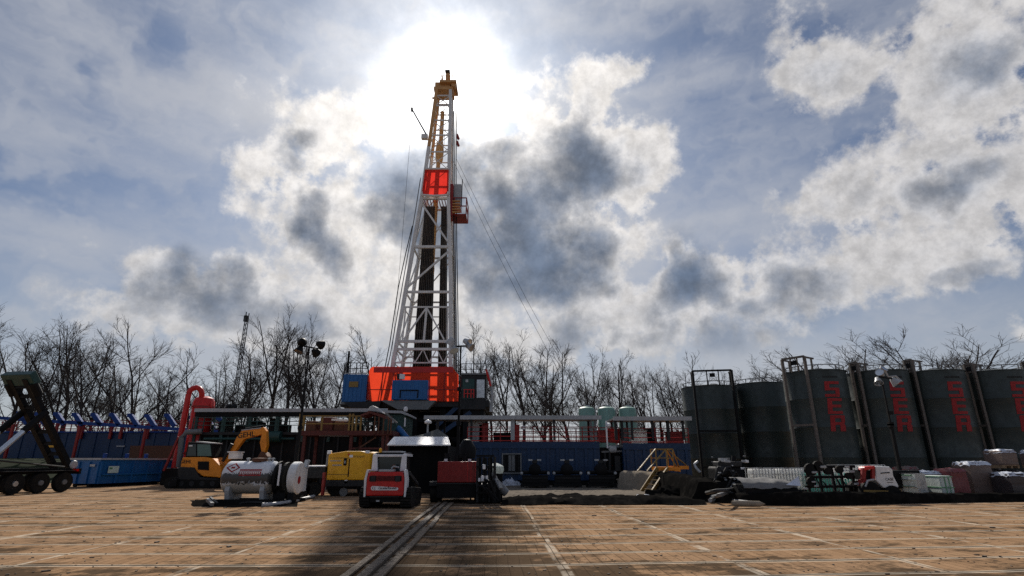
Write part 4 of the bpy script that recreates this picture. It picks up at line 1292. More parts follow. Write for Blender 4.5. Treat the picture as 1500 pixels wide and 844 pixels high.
wb(MB().b3(X_(274, 653, EY), X_(279, 653, EY), EY + .2, EY + .3, H(654, EY), H(652, EY)), 'mirror', 'cleanwhite', ex)
bm_ = [p(319, 676), p(324, 668), p(334, 655), p(341, 640), p(349, 629.5), p(378, 627), p(381, 635), p(352, 643), p(342, 656), p(328, 676)]
wb(MB().prism(bm_, EY + .5, EY + .86), 'boom', 'orange', ex, bevel=.03)
text_mesh('GEHL', .46, M['letterblack'], 'lettering', ex, Matrix.Translation(Vector((X_(355.5, 637, EY) - ex.location.x, .485, H(636.8, EY)))) @ Matrix.Rotation(R(7), 4, Vector((0, -1, 0))) @ FACE_CAM)
wb(MB().prism([p(348, 629.2), p(378, 625.6), p(378, 626.9), p(349, 630.5)], EY + .45, EY + .9), 'boom_top_plate', 'lightgrey', ex)
wb(MB().tube((X_(352, 632, EY), EY + .68, H(628, EY)), (X_(379, 627, EY), EY + .68, H(623.8, EY)), .09, n=8), 'arm_cylinder', 'black', ex)
wb(MB().tube((X_(322, 672, EY), EY + .4, H(676, EY)), (X_(336, 648, EY), EY + .4, H(650, EY)), .1, n=8), 'boom_cylinder', 'darkgrey', ex)
wb(MB().prism([p(376, 626), p(381, 625), p(385, 631), p(386, 652), p(383, 664), p(378, 662), p(375.5, 648), p(379, 634)], EY + .48, EY + .88), 'arm', 'orange', ex, bevel=.03)
wb(MB().prism([p(379, 661), p(384, 663), p(389, 669), p(387, 676), p(376, 676), p(374, 670)], EY + .3, EY + 1.1), 'bucket', 'rust', ex, bevel=.03)

# ------------------------------------------------------------------ long roofed tank shelter on the left
LS = 42.0
ls = thing('tank_shelter', 'long dark steel tank shelter with a flat pale-edged roof left of the rig', 'shelter', (X_(430, 700, LS), LS, 0))
xa, xb = X_(286, 600, LS), X_(566, 603, LS)
zr = H(600.5, LS)
wb(MB().b3(xa, xb, LS, LS + 5.5, zr - .12, zr), 'roof', 'grey', ls)
wb(MB().b3(xa, xb + .1, LS - .1, LS - .004, zr - .16, zr + .1), 'roof_edge', 'lightgrey', ls)
wb(MB().b3(xa, xb, LS + .05, LS + .25, zr - .5, zr - .125), 'roof_beam', 'black', ls)
for k in range(8):
    X = xa + .2 + (xb - xa - .4) * k / 7
    wb(MB().beam((X, LS + .15, 3.0), (X, LS + .15, zr - .5), .2), 'post', 'darkgreen', ls)
    wb(MB().beam((X, LS + 5.3, 3.0), (X, LS + 5.3, zr - .125), .2), 'post', 'darkgreen', ls)
zt = H(627, LS)
wb(MB().b3(xa + .3, xb, LS + .3, LS + 5.2, 0, zt - .5), 'tank_body', 'black', ls)
for k in range(14):
    X = xa + .6 + (xb - xa - 1) * k / 13
    wb(MB().b3(X - .06, X + .06, LS + .2, LS + .296, 0.02, zt - .55), 'rib', 'darkgrey', ls)
wb(MB().b3(xa, xb, LS, LS + 5.3, zt - .49, zt - .3), 'walkway', 'darkgrey', ls)
rl = MB()
for k in range(19):
    X = xa + (xb - xa) * k / 18
    rl.beam((X, LS + .02, zt - .3), (X, LS + .02, zt + .75), .06)
for z in (.2, .48, .75):
    rl.beam((xa, LS + .02, zt + z), (xb, LS + .02, zt + z), .05)
wb(rl, 'guard_rail', 'darkgreen', ls)
for k, (px, w, h) in enumerate(((302, 10, 1.0), (330, 14, 1.3), (352, 9, .8), (376, 20, 1.2), (402, 12, 1.5), (418, 10, .9), (460, 26, 1.1), (490, 16, 1.3), (520, 24, 1.0))):
    X = X_(px, 620, LS + 2)
    wb(MB().b3(X - w * .017, X + w * .017, LS + 1.5, LS + 3, zt - .29, zt - .3 + h * .75), 'mud_mixer', ('black', 'darkgrey', 'black')[k % 3], ls, bevel=.08)
wb(MB().tube((X_(393, 640, LS), LS - .15, H(640, LS)), (X_(413, 640, LS), LS - .15, H(640, LS)), .4, n=14), 'drum', 'darkgreen', ls, smooth=40)
wb(MB().tube((X_(300, 643, LS), LS - .12, H(643, LS)), (X_(432, 643, LS), LS - .12, H(643, LS)), .09, n=8), 'pipe_run', 'darkgreen', ls)
for px in (335, 342):
    p_ = at(px, 597, LS + 1)
    wb(MB().lathe([(.12, -.2), (.3, 0), (.12, .2)], (p_.x, p_.y, zr + .25), 10, 'Y'), 'roof_vent', 'black', ls)
# right end: sloping pale awning edge, dark green cabin, blue pipe
aw = thing('end_cabin', 'dark green cabin with a sloping pale roof edge beside the red platform', 'cabin', (X_(582, 690, 41), 41, 0))
wb(MB().prism([(X_(540, 602, 41), H(601, 41)), (X_(590, 604, 41), H(602.5, 41)), (X_(600, 608, 41), H(607.5, 41)), (X_(600, 610, 41), H(610, 41)), (X_(588, 606, 41), H(606, 41)), (X_(540, 605, 41), H(605, 41))], 40.6, 44), 'roof', 'lightgrey', aw)
wb(MB().b3(X_(563, 620, 41), X_(594, 620, 41), 41, 44, .2, H(607, 41)), 'body', 'darkgreen', aw, bevel=.04)
wb(MB().b3(X_(592, 620, 40.9), X_(594, 620, 40.9), 40.9, 40.96, H(625, 41), H(612, 41)), 'strip_lamp', 'cleanwhite', aw)
wb(MB().b3(X_(573, 620, 40.9), X_(577, 620, 40.9), 40.9, 40.97, H(620, 41), H(614, 41)), 'door_window', 'lightgrey', aw)
wb(MB().lathe([(.1, 0), (.16, .1), (.13, .3), (.0, .35)], (X_(595, 601, 41), 40.8, H(603, 41)), 12), 'beacon', 'cleanwhite', aw, smooth=40)
tag(MB().path([at(582, 627, 39.5), at(584, 628, 39.5), at(599, 646, 39.3)], .22, 10).build('chute_pipe', M['blue'], smooth=50),
    'short pale blue pipe slanting down beside the tent roof', 'pipe')

# ------------------------------------------------------------------ red oxide platform with yellow rails
PY = 37.0
pf = thing('work_platform', 'red-brown steel work platform on legs with dull yellow railings', 'platform', (X_(505, 700, PY), PY, 0))
xa, xb = X_(437, 634, PY), X_(575, 634, PY)
zd = H(631, PY)
wb(MB().b3(xa, xb, PY, PY + 2.8, zd - .3, zd), 'deck', 'brownred', pf)
for px in (444, 513, 560, 566):
    wb(MB().beam((X_(px, 650, PY), PY + .2, 0), (X_(px, 650, PY), PY + .2, zd - .3), .2), 'leg', 'brownred', pf)
    wb(MB().beam((X_(px, 650, PY), PY + 2.5, 0), (X_(px, 650, PY), PY + 2.5, zd - .3), .2), 'leg', 'brownred', pf)
wb(MB().beam((X_(513, 660, PY), PY + .2, H(657, PY)), (X_(562, 660, PY), PY + .2, H(657, PY)), .12), 'tie_beam', 'brownred', pf)
wb(MB().beam((X_(524, 655, PY), PY + .4, H(656, PY)), (X_(549, 640, PY), PY + .4, H(640, PY)), .1), 'brace', 'rust', pf)
for px in (438, 444, 471, 511, 516, 521, 528):
    wb(MB().beam((X_(px, 620, PY), PY + .1, zd), (X_(px, 620, PY), PY + .1, H(606 if px in (438, 511, 516) else 609, PY)), .11), 'rail_post', 'dullyellow', pf)
for z in (.45, .95):
    wb(MB().beam((xa, PY + .1, zd + z), (X_(530, 620, PY), PY + .1, zd + z), .07), 'rail', 'dullyellow', pf)
for px, w, h, mt in ((455, 14, .7, 'rust'), (478, 18, .95, 'brownred'), (497, 14, .8, 'rust')):
    X = X_(px, 620, PY + 1)
    wb(MB().b3(X - w * .024, X + w * .024, PY + 1, PY + 2, zd + .004, zd + h), 'shaker_box', mt, pf, bevel=.06)
wb(MB().beam((X_(486, 615, PY + .8), PY + .8, H(613.5, PY)), (X_(509, 615, PY + .8), PY + .8, H(615, PY)), .13), 'pale_bar', 'cleanwhite', pf)
wb(MB().beam((X_(466, 643, PY), PY + .2, H(637.5, PY)), (X_(510, 643, PY), PY + .2, H(638, PY)), .12), 'under_pipe', 'grey', pf)
ca = MB()
ca.prism([(X_(530, 608, PY), H(608, PY)), (X_(543, 602, PY), H(602.5, PY)), (X_(566, 610, PY), H(609, PY)), (X_(566, 616, PY), H(614, PY)), (X_(543, 608, PY), H(606, PY)), (X_(530, 612, PY), H(611, PY))], PY - .3, PY + 1.5)
wb(ca, 'cutting_chute', 'brownred', pf)
wb(MB().prism([(X_(537, 603, PY), H(602, PY)), (X_(541, 596, PY), H(596, PY)), (X_(546, 594, PY), H(594, PY)), (X_(552, 597, PY), H(597, PY)), (X_(560, 605, PY), H(605, PY)), (X_(548, 604, PY), H(603, PY))], PY + .0, PY + 1.2), 'chute_hood', 'lightgrey', pf, bevel=.05)
for px in (550, 556, 563, 570, 574):
    wb(MB().beam((X_(px, 620, PY), PY - .2, H(636, PY)), (X_(px, 620, PY), PY - .2, H(610, PY)), .08), 'stair_rail', 'rust', pf)
wb(MB().beam(at(566, 606, PY - .2), at(582, 620, PY - .2), .1), 'stair_handrail', 'grey', pf)

# ------------------------------------------------------------------ light towers
def lamp_head(parent, c, aim, name='lamp_head', r=.24, shell='black'):
    q = Vector(aim).normalized().to_track_quat('Z', 'Y').to_matrix().to_4x4()
    T = Matrix.Translation(Vector(c)) @ q
    o = MB().lathe([(.07, -.3), (.12, -.26), (r * .7, -.12), (r, .05), (r * 1.02, .07), (r * .97, .07), (r * .66, -.08), (.05, -.2)], (0, 0, 0), 18)
    o.moved(T)
    h = wb(o, name, shell, parent, smooth=45)
    f = MB().lathe([(0.001, .03), (r * .93, .03), (r * .93, .05), (.001, .05)], (0, 0, 0), 18).moved(T)
    wb(f, 'lens', 'lamp', h)
    return h
def light_tower(px_top, py_top, Y, label, lamps, bar, shell='black', rz=0.0, base=True, mast='black'):
    p = at(px_top, py_top, Y)
    t = thing('light_tower', label, 'light tower', (p.x, Y, 0), 0.0, 'mobile light towers')
    X = p.x
    for z0, z1, w in ((.9, 3.4, .13), (3.2, p.z - 1.9, .10), (p.z - 2.1, p.z, .07)):
        wb(MB().beam((X, Y, z0), (X, Y, z1), w), 'mast_section', mast, t)
    for z in (3.3, p.z - 2.0):
        wb(MB().box((X, Y, z), (.2, .2, .16)), 'mast_collar', 'black', t)
    A, B = at(*bar[0], Y), at(*bar[1], Y)
    wb(MB().beam(A, B, .07), 'crossbar', 'black', t)
    for (px, py, aim, r) in lamps:
        c = at(px, py, Y)
        lamp_head(t, c, aim, r=r, shell='lightgrey' if shell == 'grey' else shell)
        e = A if (c - A).length < (c - B).length else B
        wb(MB().beam(e, c - Vector(aim).normalized() * .12, .045), 'bracket', 'black', t)
    if base:
        wb(MB().b3(X - .7, X + .7, Y - .35, Y + 1.4, .45, 1.25), 'generator_box', 'black', t, bevel=.05)
        for s in (-.85, .85):
            wb(MB().lathe([(.2, -.1), (.33, -.1), (.33, .1), (.2, .1)], (X + s, Y + .5, .33), 18, 'X'), 'wheel', 'rubber', t)
            wb(MB().beam((X + s * .75, Y - .3, 0), (X + s * .75, Y - .3, .8), .07), 'jack_leg', 'darkgrey', t)
    return t
light_tower(453, 510, 29.0, 'slim light tower with round black lamp backs left of the rig',
            [(442.5, 501, (-.3, .9, -.15), .25), (438, 514, (-.25, -.35, -1), .26), (470, 505, (.4, .9, -.1), .25), (463, 517, (.25, .95, -.35), .24)],
            ((444, 507), (466, 511)))
light_tower(675, 508, 25.6, 'light tower with pale tilted lamp heads in front of the driller cabin',
            [(659, 503, (-.5, .2, -1), .24), (665, 513, (.4, -.5, -1), .22), (686, 502, (.8, -.5, -.5), .2), (690, 509, (.85, -.45, -.5), .2)],
            ((662, 508), (690, 506.5)), shell='grey')
lt3 = light_tower(1292, 560, 27.2, 'light tower with bent arms and pale lamp heads before the red-lettered tanks',
            [(1289, 546, (-.5, -.4, .3), .2), (1294, 541, (.3, -.5, .5), .19), (1287, 560, (-.3, -.55, -.8), .2), (1313, 561, (.55, -.35, -.9), .24)],
            ((1288, 552), (1308, 555)), shell='grey', mast='black')
wb(MB().path([at(1296, 543, 27.2), at(1301, 552, 27.2), at(1312, 551, 27.2), at(1321, 559, 27.2)], .045, 6), 'bent_arm', 'lightgrey', lt3)
wb(MB().box(at(1303.5, 605, 27.2), (.2, .2, .16)), 'winch', 'black', lt3)

# ------------------------------------------------------------------ white fuel tanks on a skid, hoses
FY = 24.0
ft = thing('fuel_tank', 'grimy white horizontal fuel tank on saddles, dirt band and red stickers on its side', 'tank', (X_(360, 735, FY), FY, 0))
xa, xb = X_(319, 705, FY), X_(396, 705, FY)
rr = .66
zc = 1.0
def white_tank_mat():
    m, q, bs, out = new_mat('dirty_white_tank')
    t = q.node('ShaderNodeTexCoord')
    c = t.outputs['Object']
    x, y, z = q.xyz(c)
    n1, n2, n3 = q.noise(c, 1.6, 6, .65), q.noise(c, 9.0, 6, .7), q.noise(c, 3.5, 6, .65)
    col_ = q.mix(n1, (.62, .64, .68), (.8, .81, .82))
    col_ = q.mix(q.m('MULTIPLY', q.step(n2, .55, .7), .5), col_, (.25, .24, .25))
    zz_ = q.m('ADD', z, q.m('MULTIPLY', q.m('SUBTRACT', n3, .5), .75))
    low = q.step(zz_, .72, .82, 1.0, 0.0)
    col_ = q.mix(q.m('MULTIPLY', low, .8), col_, q.mix(n2, (.34, .29, .22), (.5, .46, .38)))
    zz2 = q.m('ADD', z, q.m('MULTIPLY', q.m('SUBTRACT', n2, .5), .75))
    band = q.step(q.m('ABSOLUTE', q.m('SUBTRACT', zz2, .98)), .17, .22, 1.0, 0.0)
    col_ = q.mix(q.m('MULTIPLY', band, .95), col_, (.022, .02, .018))
    q.put(bs.inputs['Base Color'], col_)
    bs.inputs['Roughness'].default_value = .42
    return m
M['whitetank'] = white_tank_mat()
yc = FY + rr
wb(MB().lathe([(.02, xa), (rr * .8, xa + .03), (rr, xa + .14), (rr, xb - .14), (rr * .8, xb - .03), (.02, xb)], (0, yc, zc), 32, 'X'), 'barrel', 'whitetank', ft, smooth=35)
for X in (xa + .42, xb - .32):
    sd_ = MB()
    sd_.prism([(yc - .55, .1), (yc + .55, .1), (yc + .62, .62), (yc + .3, .45), (yc, .38), (yc - .3, .45), (yc - .62, .66), (yc - .66, .5)], X - .09, X + .09, 'X')
    wb(sd_, 'saddle', 'lightgrey', ft)
for Y in (FY + .1, FY + 1.15):
    wb(MB().b3(xa - .15, X_(432, 735, FY), Y - .07, Y + .07, .02, .16), 'skid_rail', 'black', ft)
wb(MB().lathe([(.3, 0), (.32, .05), (.32, .14), (.0, .16)], (xa + 1.35, yc, zc + rr - .02), 18), 'hatch', 'rust', ft)
for dx_ in (.85, 1.75, 1.9):
    wb(MB().lathe([(.05, 0), (.05, .1), (.09, .1), (.09, .15), (0, .16)], (xa + dx_, yc, zc + rr - .02), 10), 'filler_cap', 'lightgrey', ft)
def on_barrel(x, z, r_=rr, lift=.004):
    dzz = z - zc
    return Vector((x, yc - math.sqrt(max(r_ * r_ - dzz * dzz, 0)) - lift, z))
def curved_patch(corners_fn, nu=6, nv=6):
    vs, fs = [], []
    for j in range(nv + 1):
        for i in range(nu + 1):
            vs.append(corners_fn(i / nu, j / nv))
    for j in range(nv):
        for i in range(nu):
            a = j * (nu + 1) + i
            fs.append((a, a + 1, a + nu + 2, a + nu + 1))
    return MB().add(vs, fs)
def diamond(u, v, s=.24, cx=xa + .5, cz=zc + .40):
    a, b = (u - .5) * 2 * s, (v - .5) * 2 * s
    return on_barrel(cx + (a + b) * .62, cz + (b - a) * .40)
wb(curved_patch(diamond), 'diamond_sticker', 'letterred', ft)
wb(curved_patch(lambda u, v: diamond(u, v, .17) + Vector((0, -.004, .0))), 'diamond_inner', 'white', ft)
wb(curved_patch(lambda u, v: on_barrel(xa + .42 + .16 * u, zc + .37 + .07 * v, lift=.012)), 'diamond_mark', 'letterred', ft)
for k, (za_, zb_) in enumerate(((.30, .34), (.17, .25), (.10, .13))):
    wb(curved_patch(lambda u, v: on_barrel(xa + .82 + .92 * u, zc + za_ - .02 + (zb_ - za_ + .02) * v)), 'red_stripe', 'letterred', ft)
for k in range(11):
    X = xa + .86 + k * .078
    wb(curved_patch(lambda u, v: on_barrel(X + .05 * u, zc + .17 + .055 * v, lift=.012), 1, 2), 'stripe_letter', 'white', ft)
# end frame and pump gear between the two tanks
pg = thing('reel', 'black reel and pump gear between the white tank and the round white drum', 'reel', (X_(407, 735, FY), FY + .6, 0))
for X, r2 in ((xb + .12, .7), (xb + .42, .66)):
    ring = MB()
    n = 28
    ring.lathe([(r2 - .09, -.05), (r2, -.05), (r2, .05), (r2 - .09, .05)], (X, yc, zc - .04), n, 'X')
    wb(ring, 'reel_flange', 'black', pg)
wb(MB().lathe([(.3, xb + .03), (.3, xb + .5)], (0, yc, zc), 16, 'X'), 'reel_drum', 'darkgrey', pg)
wb(MB().beam((xb + .33, FY + .02, .7), (xb + .33, FY + .02, 1.55), .07), 'pale_post', 'cleanwhite', pg)
wb(MB().b3(xb + .05, xb + .55, FY + .3, FY + 1.0, .17, .5), 'base', 'black', pg)
wd = thing('round_drum', 'short round white drum with flat end and red mark right of the fuel tank', 'drum', (X_(424, 735, FY), FY + .6, 0))
xd0, xd1 = xb + .62, xb + .98
wb(MB().lathe([(.0, xd0), (.62, xd0 + .02), (.66, xd0 + .07), (.66, xd1 - .05), (.61, xd1), (.0, xd1)], (0, yc, .98), 32, 'X'), 'shell', 'white', wd, smooth=35)
wb(MB().lathe([(.0, xd1 + .004), (.16, xd1 + .004), (.16, xd1 + .012), (0, xd1 + .012)], (0, yc - .1, .9), 14, 'X'), 'red_mark', 'letterred', wd)
wb(MB().b3(xd0 + .05, xd1 - .05, yc - .4, yc + .4, .02, .4), 'cradle', 'black', wd)
wbx = thing('tool_box', 'small pale white box standing behind the round drum', 'box', (X_(438, 712, 26), 26, 0))
wb(MB().b3(X_(430, 700, 26), X_(442, 700, 26), 26, 26.7, .35, H(686, 26)), 'body', 'white', wbx, bevel=.03)
wb(MB().b3(X_(431, 700, 26), X_(441, 700, 26), 26.1, 26.6, 0, .345), 'stand', 'black', wbx)
wb(MB().b3(X_(430, 700, 26) - .03, X_(442, 700, 26) + .03, 25.97, 26.73, H(686, 26) + .003, H(684.6, 26)), 'lid', 'lightgrey', wbx)
# pale slanted channel and a low trailer behind it
tag(MB().beam(at(443, 697, 26.5), at(451, 674, 26.7), .22, .12).build('steel_channel', M['lightgrey'], bevel=.01),
    'pale steel channel leaning up beside the low grey trailer', 'channel')
tl = thing('flat_trailer', 'low grey trailer bed with a bright top edge left of the yellow machine', 'trailer', (X_(458, 715, 28.5), 28.5, 0))
xa2, xb2 = X_(437, 690, 28.5), X_(476, 690, 28.5)
wb(MB().b3(xa2, xb2, 28.5, 30.8, H(701, 28.5), H(684, 28.5)), 'bed', 'darkgrey', tl, bevel=.03)
wb(MB().b3(xa2 - .02, xb2 + .02, 28.45, 30.8, H(684, 28.5) + .003, H(682.2, 28.5)), 'top_edge', 'cleanwhite', tl)
for X in (xa2 + .3, xb2 - .5):
    wb(MB().lathe([(.2, -.1), (.34, -.1), (.34, .1), (.2, .1)], (X, 28.7, .34), 18, 'Y'), 'wheel', 'rubber', tl)
wb(MB().b3(X_(473, 700, 28), X_(476.5, 700, 28), 27.9, 28.1, .1, H(692, 28)), 'red_stand', 'darkred', tl)
wc_ = thing('white_cabinet', 'small white cabinet standing on posts behind the fuel tank', 'cabinet', (X_(342, 700, 31), 31, 0))
wb(MB().b3(X_(334.5, 668, 31), X_(348.5, 668, 31), 31, 31.6, H(672.5, 31), H(663, 31)), 'body', 'white', wc_, bevel=.03)
wb(MB().b3(X_(333.5, 664, 31), X_(350, 664, 31), 30.95, 31.65, H(663, 31) + .003, H(661.4, 31)), 'lid', 'cleanwhite', wc_)
for px in (336, 347):
    wb(MB().beam((X_(px, 680, 31), 31.3, 0), (X_(px, 680, 31), 31.3, H(672.5, 31)), .08), 'post', 'black', wc_)

def hose(pts, r, mat, name, label, cat='hose', group=None):
    """smoothed tube through points"""
    P_ = [Vector(p) for p in pts]
    out = []
    for i in range(len(P_) - 1):
        p0, p1, p2, p3 = P_[max(i - 1, 0)], P_[i], P_[i + 1], P_[min(i + 2, len(P_) - 1)]
        for k in range(6):
            t = k / 6
            out.append(.5 * ((2 * p1) + (p2 - p0) * t + (2 * p0 - 5 * p1 + 4 * p2 - p3) * t * t + (3 * p1 - p0 - 3 * p2 + p3) * t ** 3))
    out.append(P_[-1])
    return tag(MB().path(out, r, 7).build(name, M[mat], smooth=50), label, cat, group)
def G(px, py, z=0.05):
    v = (422 - py) / 800
    Y = (CAM_H - z) / -((SP + CP * v) / (CP - SP * v))
    p = at(px, py, Y)
    return Vector((p.x, Y, z))
hose([G(384, 739.5, .07), G(400, 738.7, .07), G(415, 737, .07), G(440, 732, .07), G(460, 727, .07)], .075, 'lightgrey', 'hose', 'thick pale hose lying on the ground right of the white tank')
hose([G(352, 737.5, .07), G(370, 736, .07), G(400, 737, .07), G(428, 734, .07), G(455, 729, .07)], .045, 'darkgrey', 'hose', 'thin grey hose lying just behind the thick pale hose')
tag(MB().beam(G(304, 732, .2), G(311, 739, .1), .11).build('pipe_stub', M['grey']), 'short grey pipe stub propped by the left end of the fuel tank', 'pipe')
tag(MB().beam(G(308, 729, .22), G(318, 738, .08), .08).build('pipe_stub', M['darkgrey']), 'thin dark pipe stub lying against the fuel tank saddle', 'pipe')
def sheet(name, px0, px1, py0, py1, mat, label, cat, hmax=.12, nx=40, ny=16, seed=1, edge=.0, z0=.012):
    r = random.Random(seed)
    A_, B_ = G(px0, py1, 0), G(px1, py1, 0)
    C_, D_ = G(px0, py0, 0), G(px1, py0, 0)
    import mathutils
    vs, fs = [], []
    for j in range(ny + 1):
        for i in range(nx + 1):
            u, v = i / nx, j / ny
            p = A_.lerp(B_, u).lerp(C_.lerp(D_, u), v)
            n = mathutils.noise.fractal(Vector((p.x * .9 + seed * 7, p.y * .9, 0)), 1.0, 2.1, 4)
            n2 = abs(mathutils.noise.noise(Vector((p.x * 2.3, p.y * 1.1 + seed, 3))))
            border = min(u, 1 - u, v, 1 - v)
            h = max(0, (n * .6 + .35)) * hmax + n2 * hmax * .6
            h *= min(1, border * 10)
            if v < .28:
                h += edge * math.sin(min(1, v / .28) * math.pi)
            jx = mathutils.noise.noise(Vector((p.x * .8, seed, 0))) * (.35 if border < .01 else 0)
            vs.append((p.x, p.y + jx, z0 + h))
    for j in range(ny):
        for i in range(nx):
            a = j * (nx + 1) + i
            fs.append((a, a + 1, a + nx + 2, a + nx + 1))
    return tag(MB().add(vs, fs).build(name, M[mat], smooth=70), label, cat)
sheet('ground_sheet', 281, 330, 733, 743, 'blackliner', 'black plastic sheet crumpled on the mats left of the fuel tank', 'plastic sheet', .1, 20, 8, 3)
sheet('spill_tray', 322, 436, 734, 742.5, 'blackliner', 'flat black spill sheet under the white fuel tank', 'spill sheet', .04, 30, 8, 5)

# ------------------------------------------------------------------ yellow generator
GY = 28.6
gn = thing('generator', 'boxy yellow generator with dark grey skirt beside the skid-steer loader', 'generator', (X_(508, 722, GY), GY, 0))
xa, xb = X_(479, 690, GY), X_(541, 690, GY)
z0_, z1_ = H(703.5, GY), H(663, GY)
wb(MB().prism([(xa, z0_), (xb, z0_), (xb, z1_ - .02), (xb - .5, z1_ + .07), (xa + .9, z1_ + .07), (xa + .2, z1_ - .03), (xa, z1_ - .1)], GY, GY + 3.6), 'canopy', 'yellow', gn, bevel=.05)
wb(MB().b3(xa - .02, xb + .02, GY - .03, GY + 3.6, H(713, GY), z0_ - .004), 'skirt', 'darkgrey', gn, bevel=.03)
for px in (486, 530):
    wb(MB().lathe([(.2, -.12), (.36, -.12), (.36, .12), (.2, .12)], (X_(px, 720, GY), GY + .5, .36), 20, 'Y'), 'wheel', 'rubber', gn)
wb(MB().lathe([(.0, -.05), (.2, -.05), (.2, .05), (0, .05)], (X_(502, 717, GY), GY + .2, .2), 14, 'Y'), 'jockey_wheel', 'grey', gn)
wb(MB().b3(X_(477, 716, GY), X_(545, 716, GY), GY + .2, GY + .35, .33, .45), 'axle_beam', 'black', gn)
xs = X_(511, 685, GY)
wb(MB().b3(xs - .025, xs + .025, GY - .012, GY - .003, z0_ + .15, z1_ - .3), 'door_seam', 'black', gn)
for py in (671, 695):
    wb(MB().b3(xa + .04, xs - .03, GY - .012, GY - .003, H(py, GY) - .012, H(py, GY) + .012), 'panel_seam', 'dullyellow', gn)
wb(MB().b3(X_(503.5, 677, GY), X_(508, 677, GY), GY - .05, GY - .003, H(682, GY), H(671.5, GY)), 'latch', 'black', gn, bevel=.04)
wb(MB().b3(X_(505, 677, GY), X_(506.8, 677, GY), GY - .08, GY - .05, H(679, GY), H(675, GY)), 'latch_handle', 'lightgrey', gn)
for py, px0, px1 in ((675, 484, 500), (681.5, 487, 501)):
    n_ = 9
    for k in range(n_):
        a_0 = X_(px0 + (px1 - px0) * k / n_, py, GY)
        wb(MB().b3(a_0, a_0 + .035, GY - .014, GY - .003, H(py + 1, GY), H(py - 1, GY)), 'letter', 'lightgrey', gn)
wb(MB().b3(X_(512, 668, GY), X_(517, 668, GY), GY - .015, GY - .003, H(670, GY), H(666.5, GY)), 'white_sticker', 'cleanwhite', gn)
wb(MB().b3(X_(509.5, 666, GY), X_(512, 666, GY), GY - .015, GY - .003, H(667, GY), H(664.5, GY)), 'red_sticker', 'redlens', gn)
text_mesh('DOOSAN', .13, M['dullyellow'], 'lettering', gn, Matrix.Translation(Vector((X_(526, 669, GY) - gn.location.x, -.006, H(669, GY)))) @ FACE_CAM)
wb(MB().lathe([(.0, -.03), (.09, -.03), (.09, 0), (.0, 0)], (X_(507, 706, GY), GY - .03, H(705.5, GY)), 12, 'Y'), 'round_lamp', 'cleanwhite', gn)
for px in (482, 538):
    wb(MB().box((X_(px, 661, GY), GY + .1, H(662.5, GY)), (.2, .2, .16)), 'lifting_eye', 'cleanwhite', gn, bevel=.03)
wb(MB().tube((X_(518, 661, GY), GY + .6, z1_), (X_(518, 659, GY), GY + .6, z1_ + .22), .09, n=8), 'exhaust', 'black', gn)
wb(MB().b3(xa - .16, xa - .02, GY + .2, GY + .5, .3, z1_ + .0), 'side_plate', 'grey', gn)

# ------------------------------------------------------------------ skid-steer loader, seen from behind
KY = 21.5
kx = (X_(526, 730, KY) + X_(600, 730, KY)) / 2
sk = thing('skid_steer', 'red and white tracked skid-steer loader standing with its back to the viewer', 'loader', (kx, KY, 0))
sk.rotation_euler = (0, 0, 0)
def kb(name, mat, x0, x1, y0, y1, z0, z1, bevel=None, parent=sk):
    return MB().b3(x0, x1, y0, y1, z0, z1).build(name, M[mat], parent, bevel=bevel)
for s in (-1, 1):
    prof = []
    for k in range(9):
        t = math.pi / 2 + math.pi * k / 8
        prof.append((.42 + .36 * math.cos(t), .38 + .37 * math.sin(t)))
    for k in range(9):
        t = -math.pi / 2 + math.pi * k / 8
        prof.append((2.3 + .3 * math.cos(t), .32 + .31 * math.sin(t)))
    xo, xi = s * .96, s * .56
    tr_ = MB().prism(prof, min(xo, xi), max(xo, xi), 'X').build('track', M['rubber'], sk, bevel=.02)
    for k in range(7):
        z = .1 + .1 * k
        MB().b3(min(xo, xi) + .02, max(xo, xi) - .02, .03 + abs(k - 3) ** 2 * .013 - .02, .16, z - .03, z + .03).build('tread_bar', M['rubber'], tr_)
kb('belly', 'black', -.55, .55, .1, 2.5, .22, .42)
MB().prism([(-.69, .44), (.69, .44), (.70, 1.02), (.64, 1.28), (-.64, 1.28), (-.70, 1.02)], -.02, .5).build('rear_door', M['red'], sk, bevel=.05)
kb('grille', 'black', -.60, .60, -.045, -.023, .96, 1.14, .012)
for z in (.99, 1.03, 1.07, 1.11):
    kb('grille_slat', 'darkred', -.34, .34, -.052, -.046, z - .008, z + .008)
for s in (-1, 1):
    MB().lathe([(.0, -.06), (.055, -.06), (.06, -.045), (.0, -.045)], (s * .46, 0, 1.05), 16, 'Y').build('tail_lamp', M['lightgrey'], sk)
    kb('lamp_bezel', 'darkgrey', s * .46 - .09, s * .46 + .09, -.05, -.046, .94, 1.15)
    tw = MB().prism([(s * .705, .40), (s * .78, .40), (s * .80, 1.0), (s * .73, 1.36), (s * .655, 1.36), (s * .705, 1.02)], .0, .42)
    tw.build('lift_tower', M['cleanwhite'], sk, bevel=.02)
    MB().beam((s * .78, .45, 1.22), (s * .78, 2.6, .72), .10, .14).build('lift_arm', M['darkgrey'], sk, bevel=.02)
    MB().prism([(s * .42, 1.30), (s * .66, 1.30), (s * .64, 1.92), (s * .48, 1.92)], .42, .56).build('cab_pillar', M['cleanwhite'], sk, bevel=.02)
    MB().beam((s * .58, .5, 1.9), (s * .58, 1.9, 1.88), .1).build('roof_rail', M['cleanwhite'], sk)
    kb('cab_side', 'black', s * .52 - .02, s * .52 + .02, .57, 1.8, .6, 1.84)
kb('cab_header', 'cleanwhite', -.48, .48, .44, .58, 1.82, 1.915, .02)
kb('cab_roof', 'darkgrey', -.60, .60, .58, 1.9, 1.92, 1.985, .03)
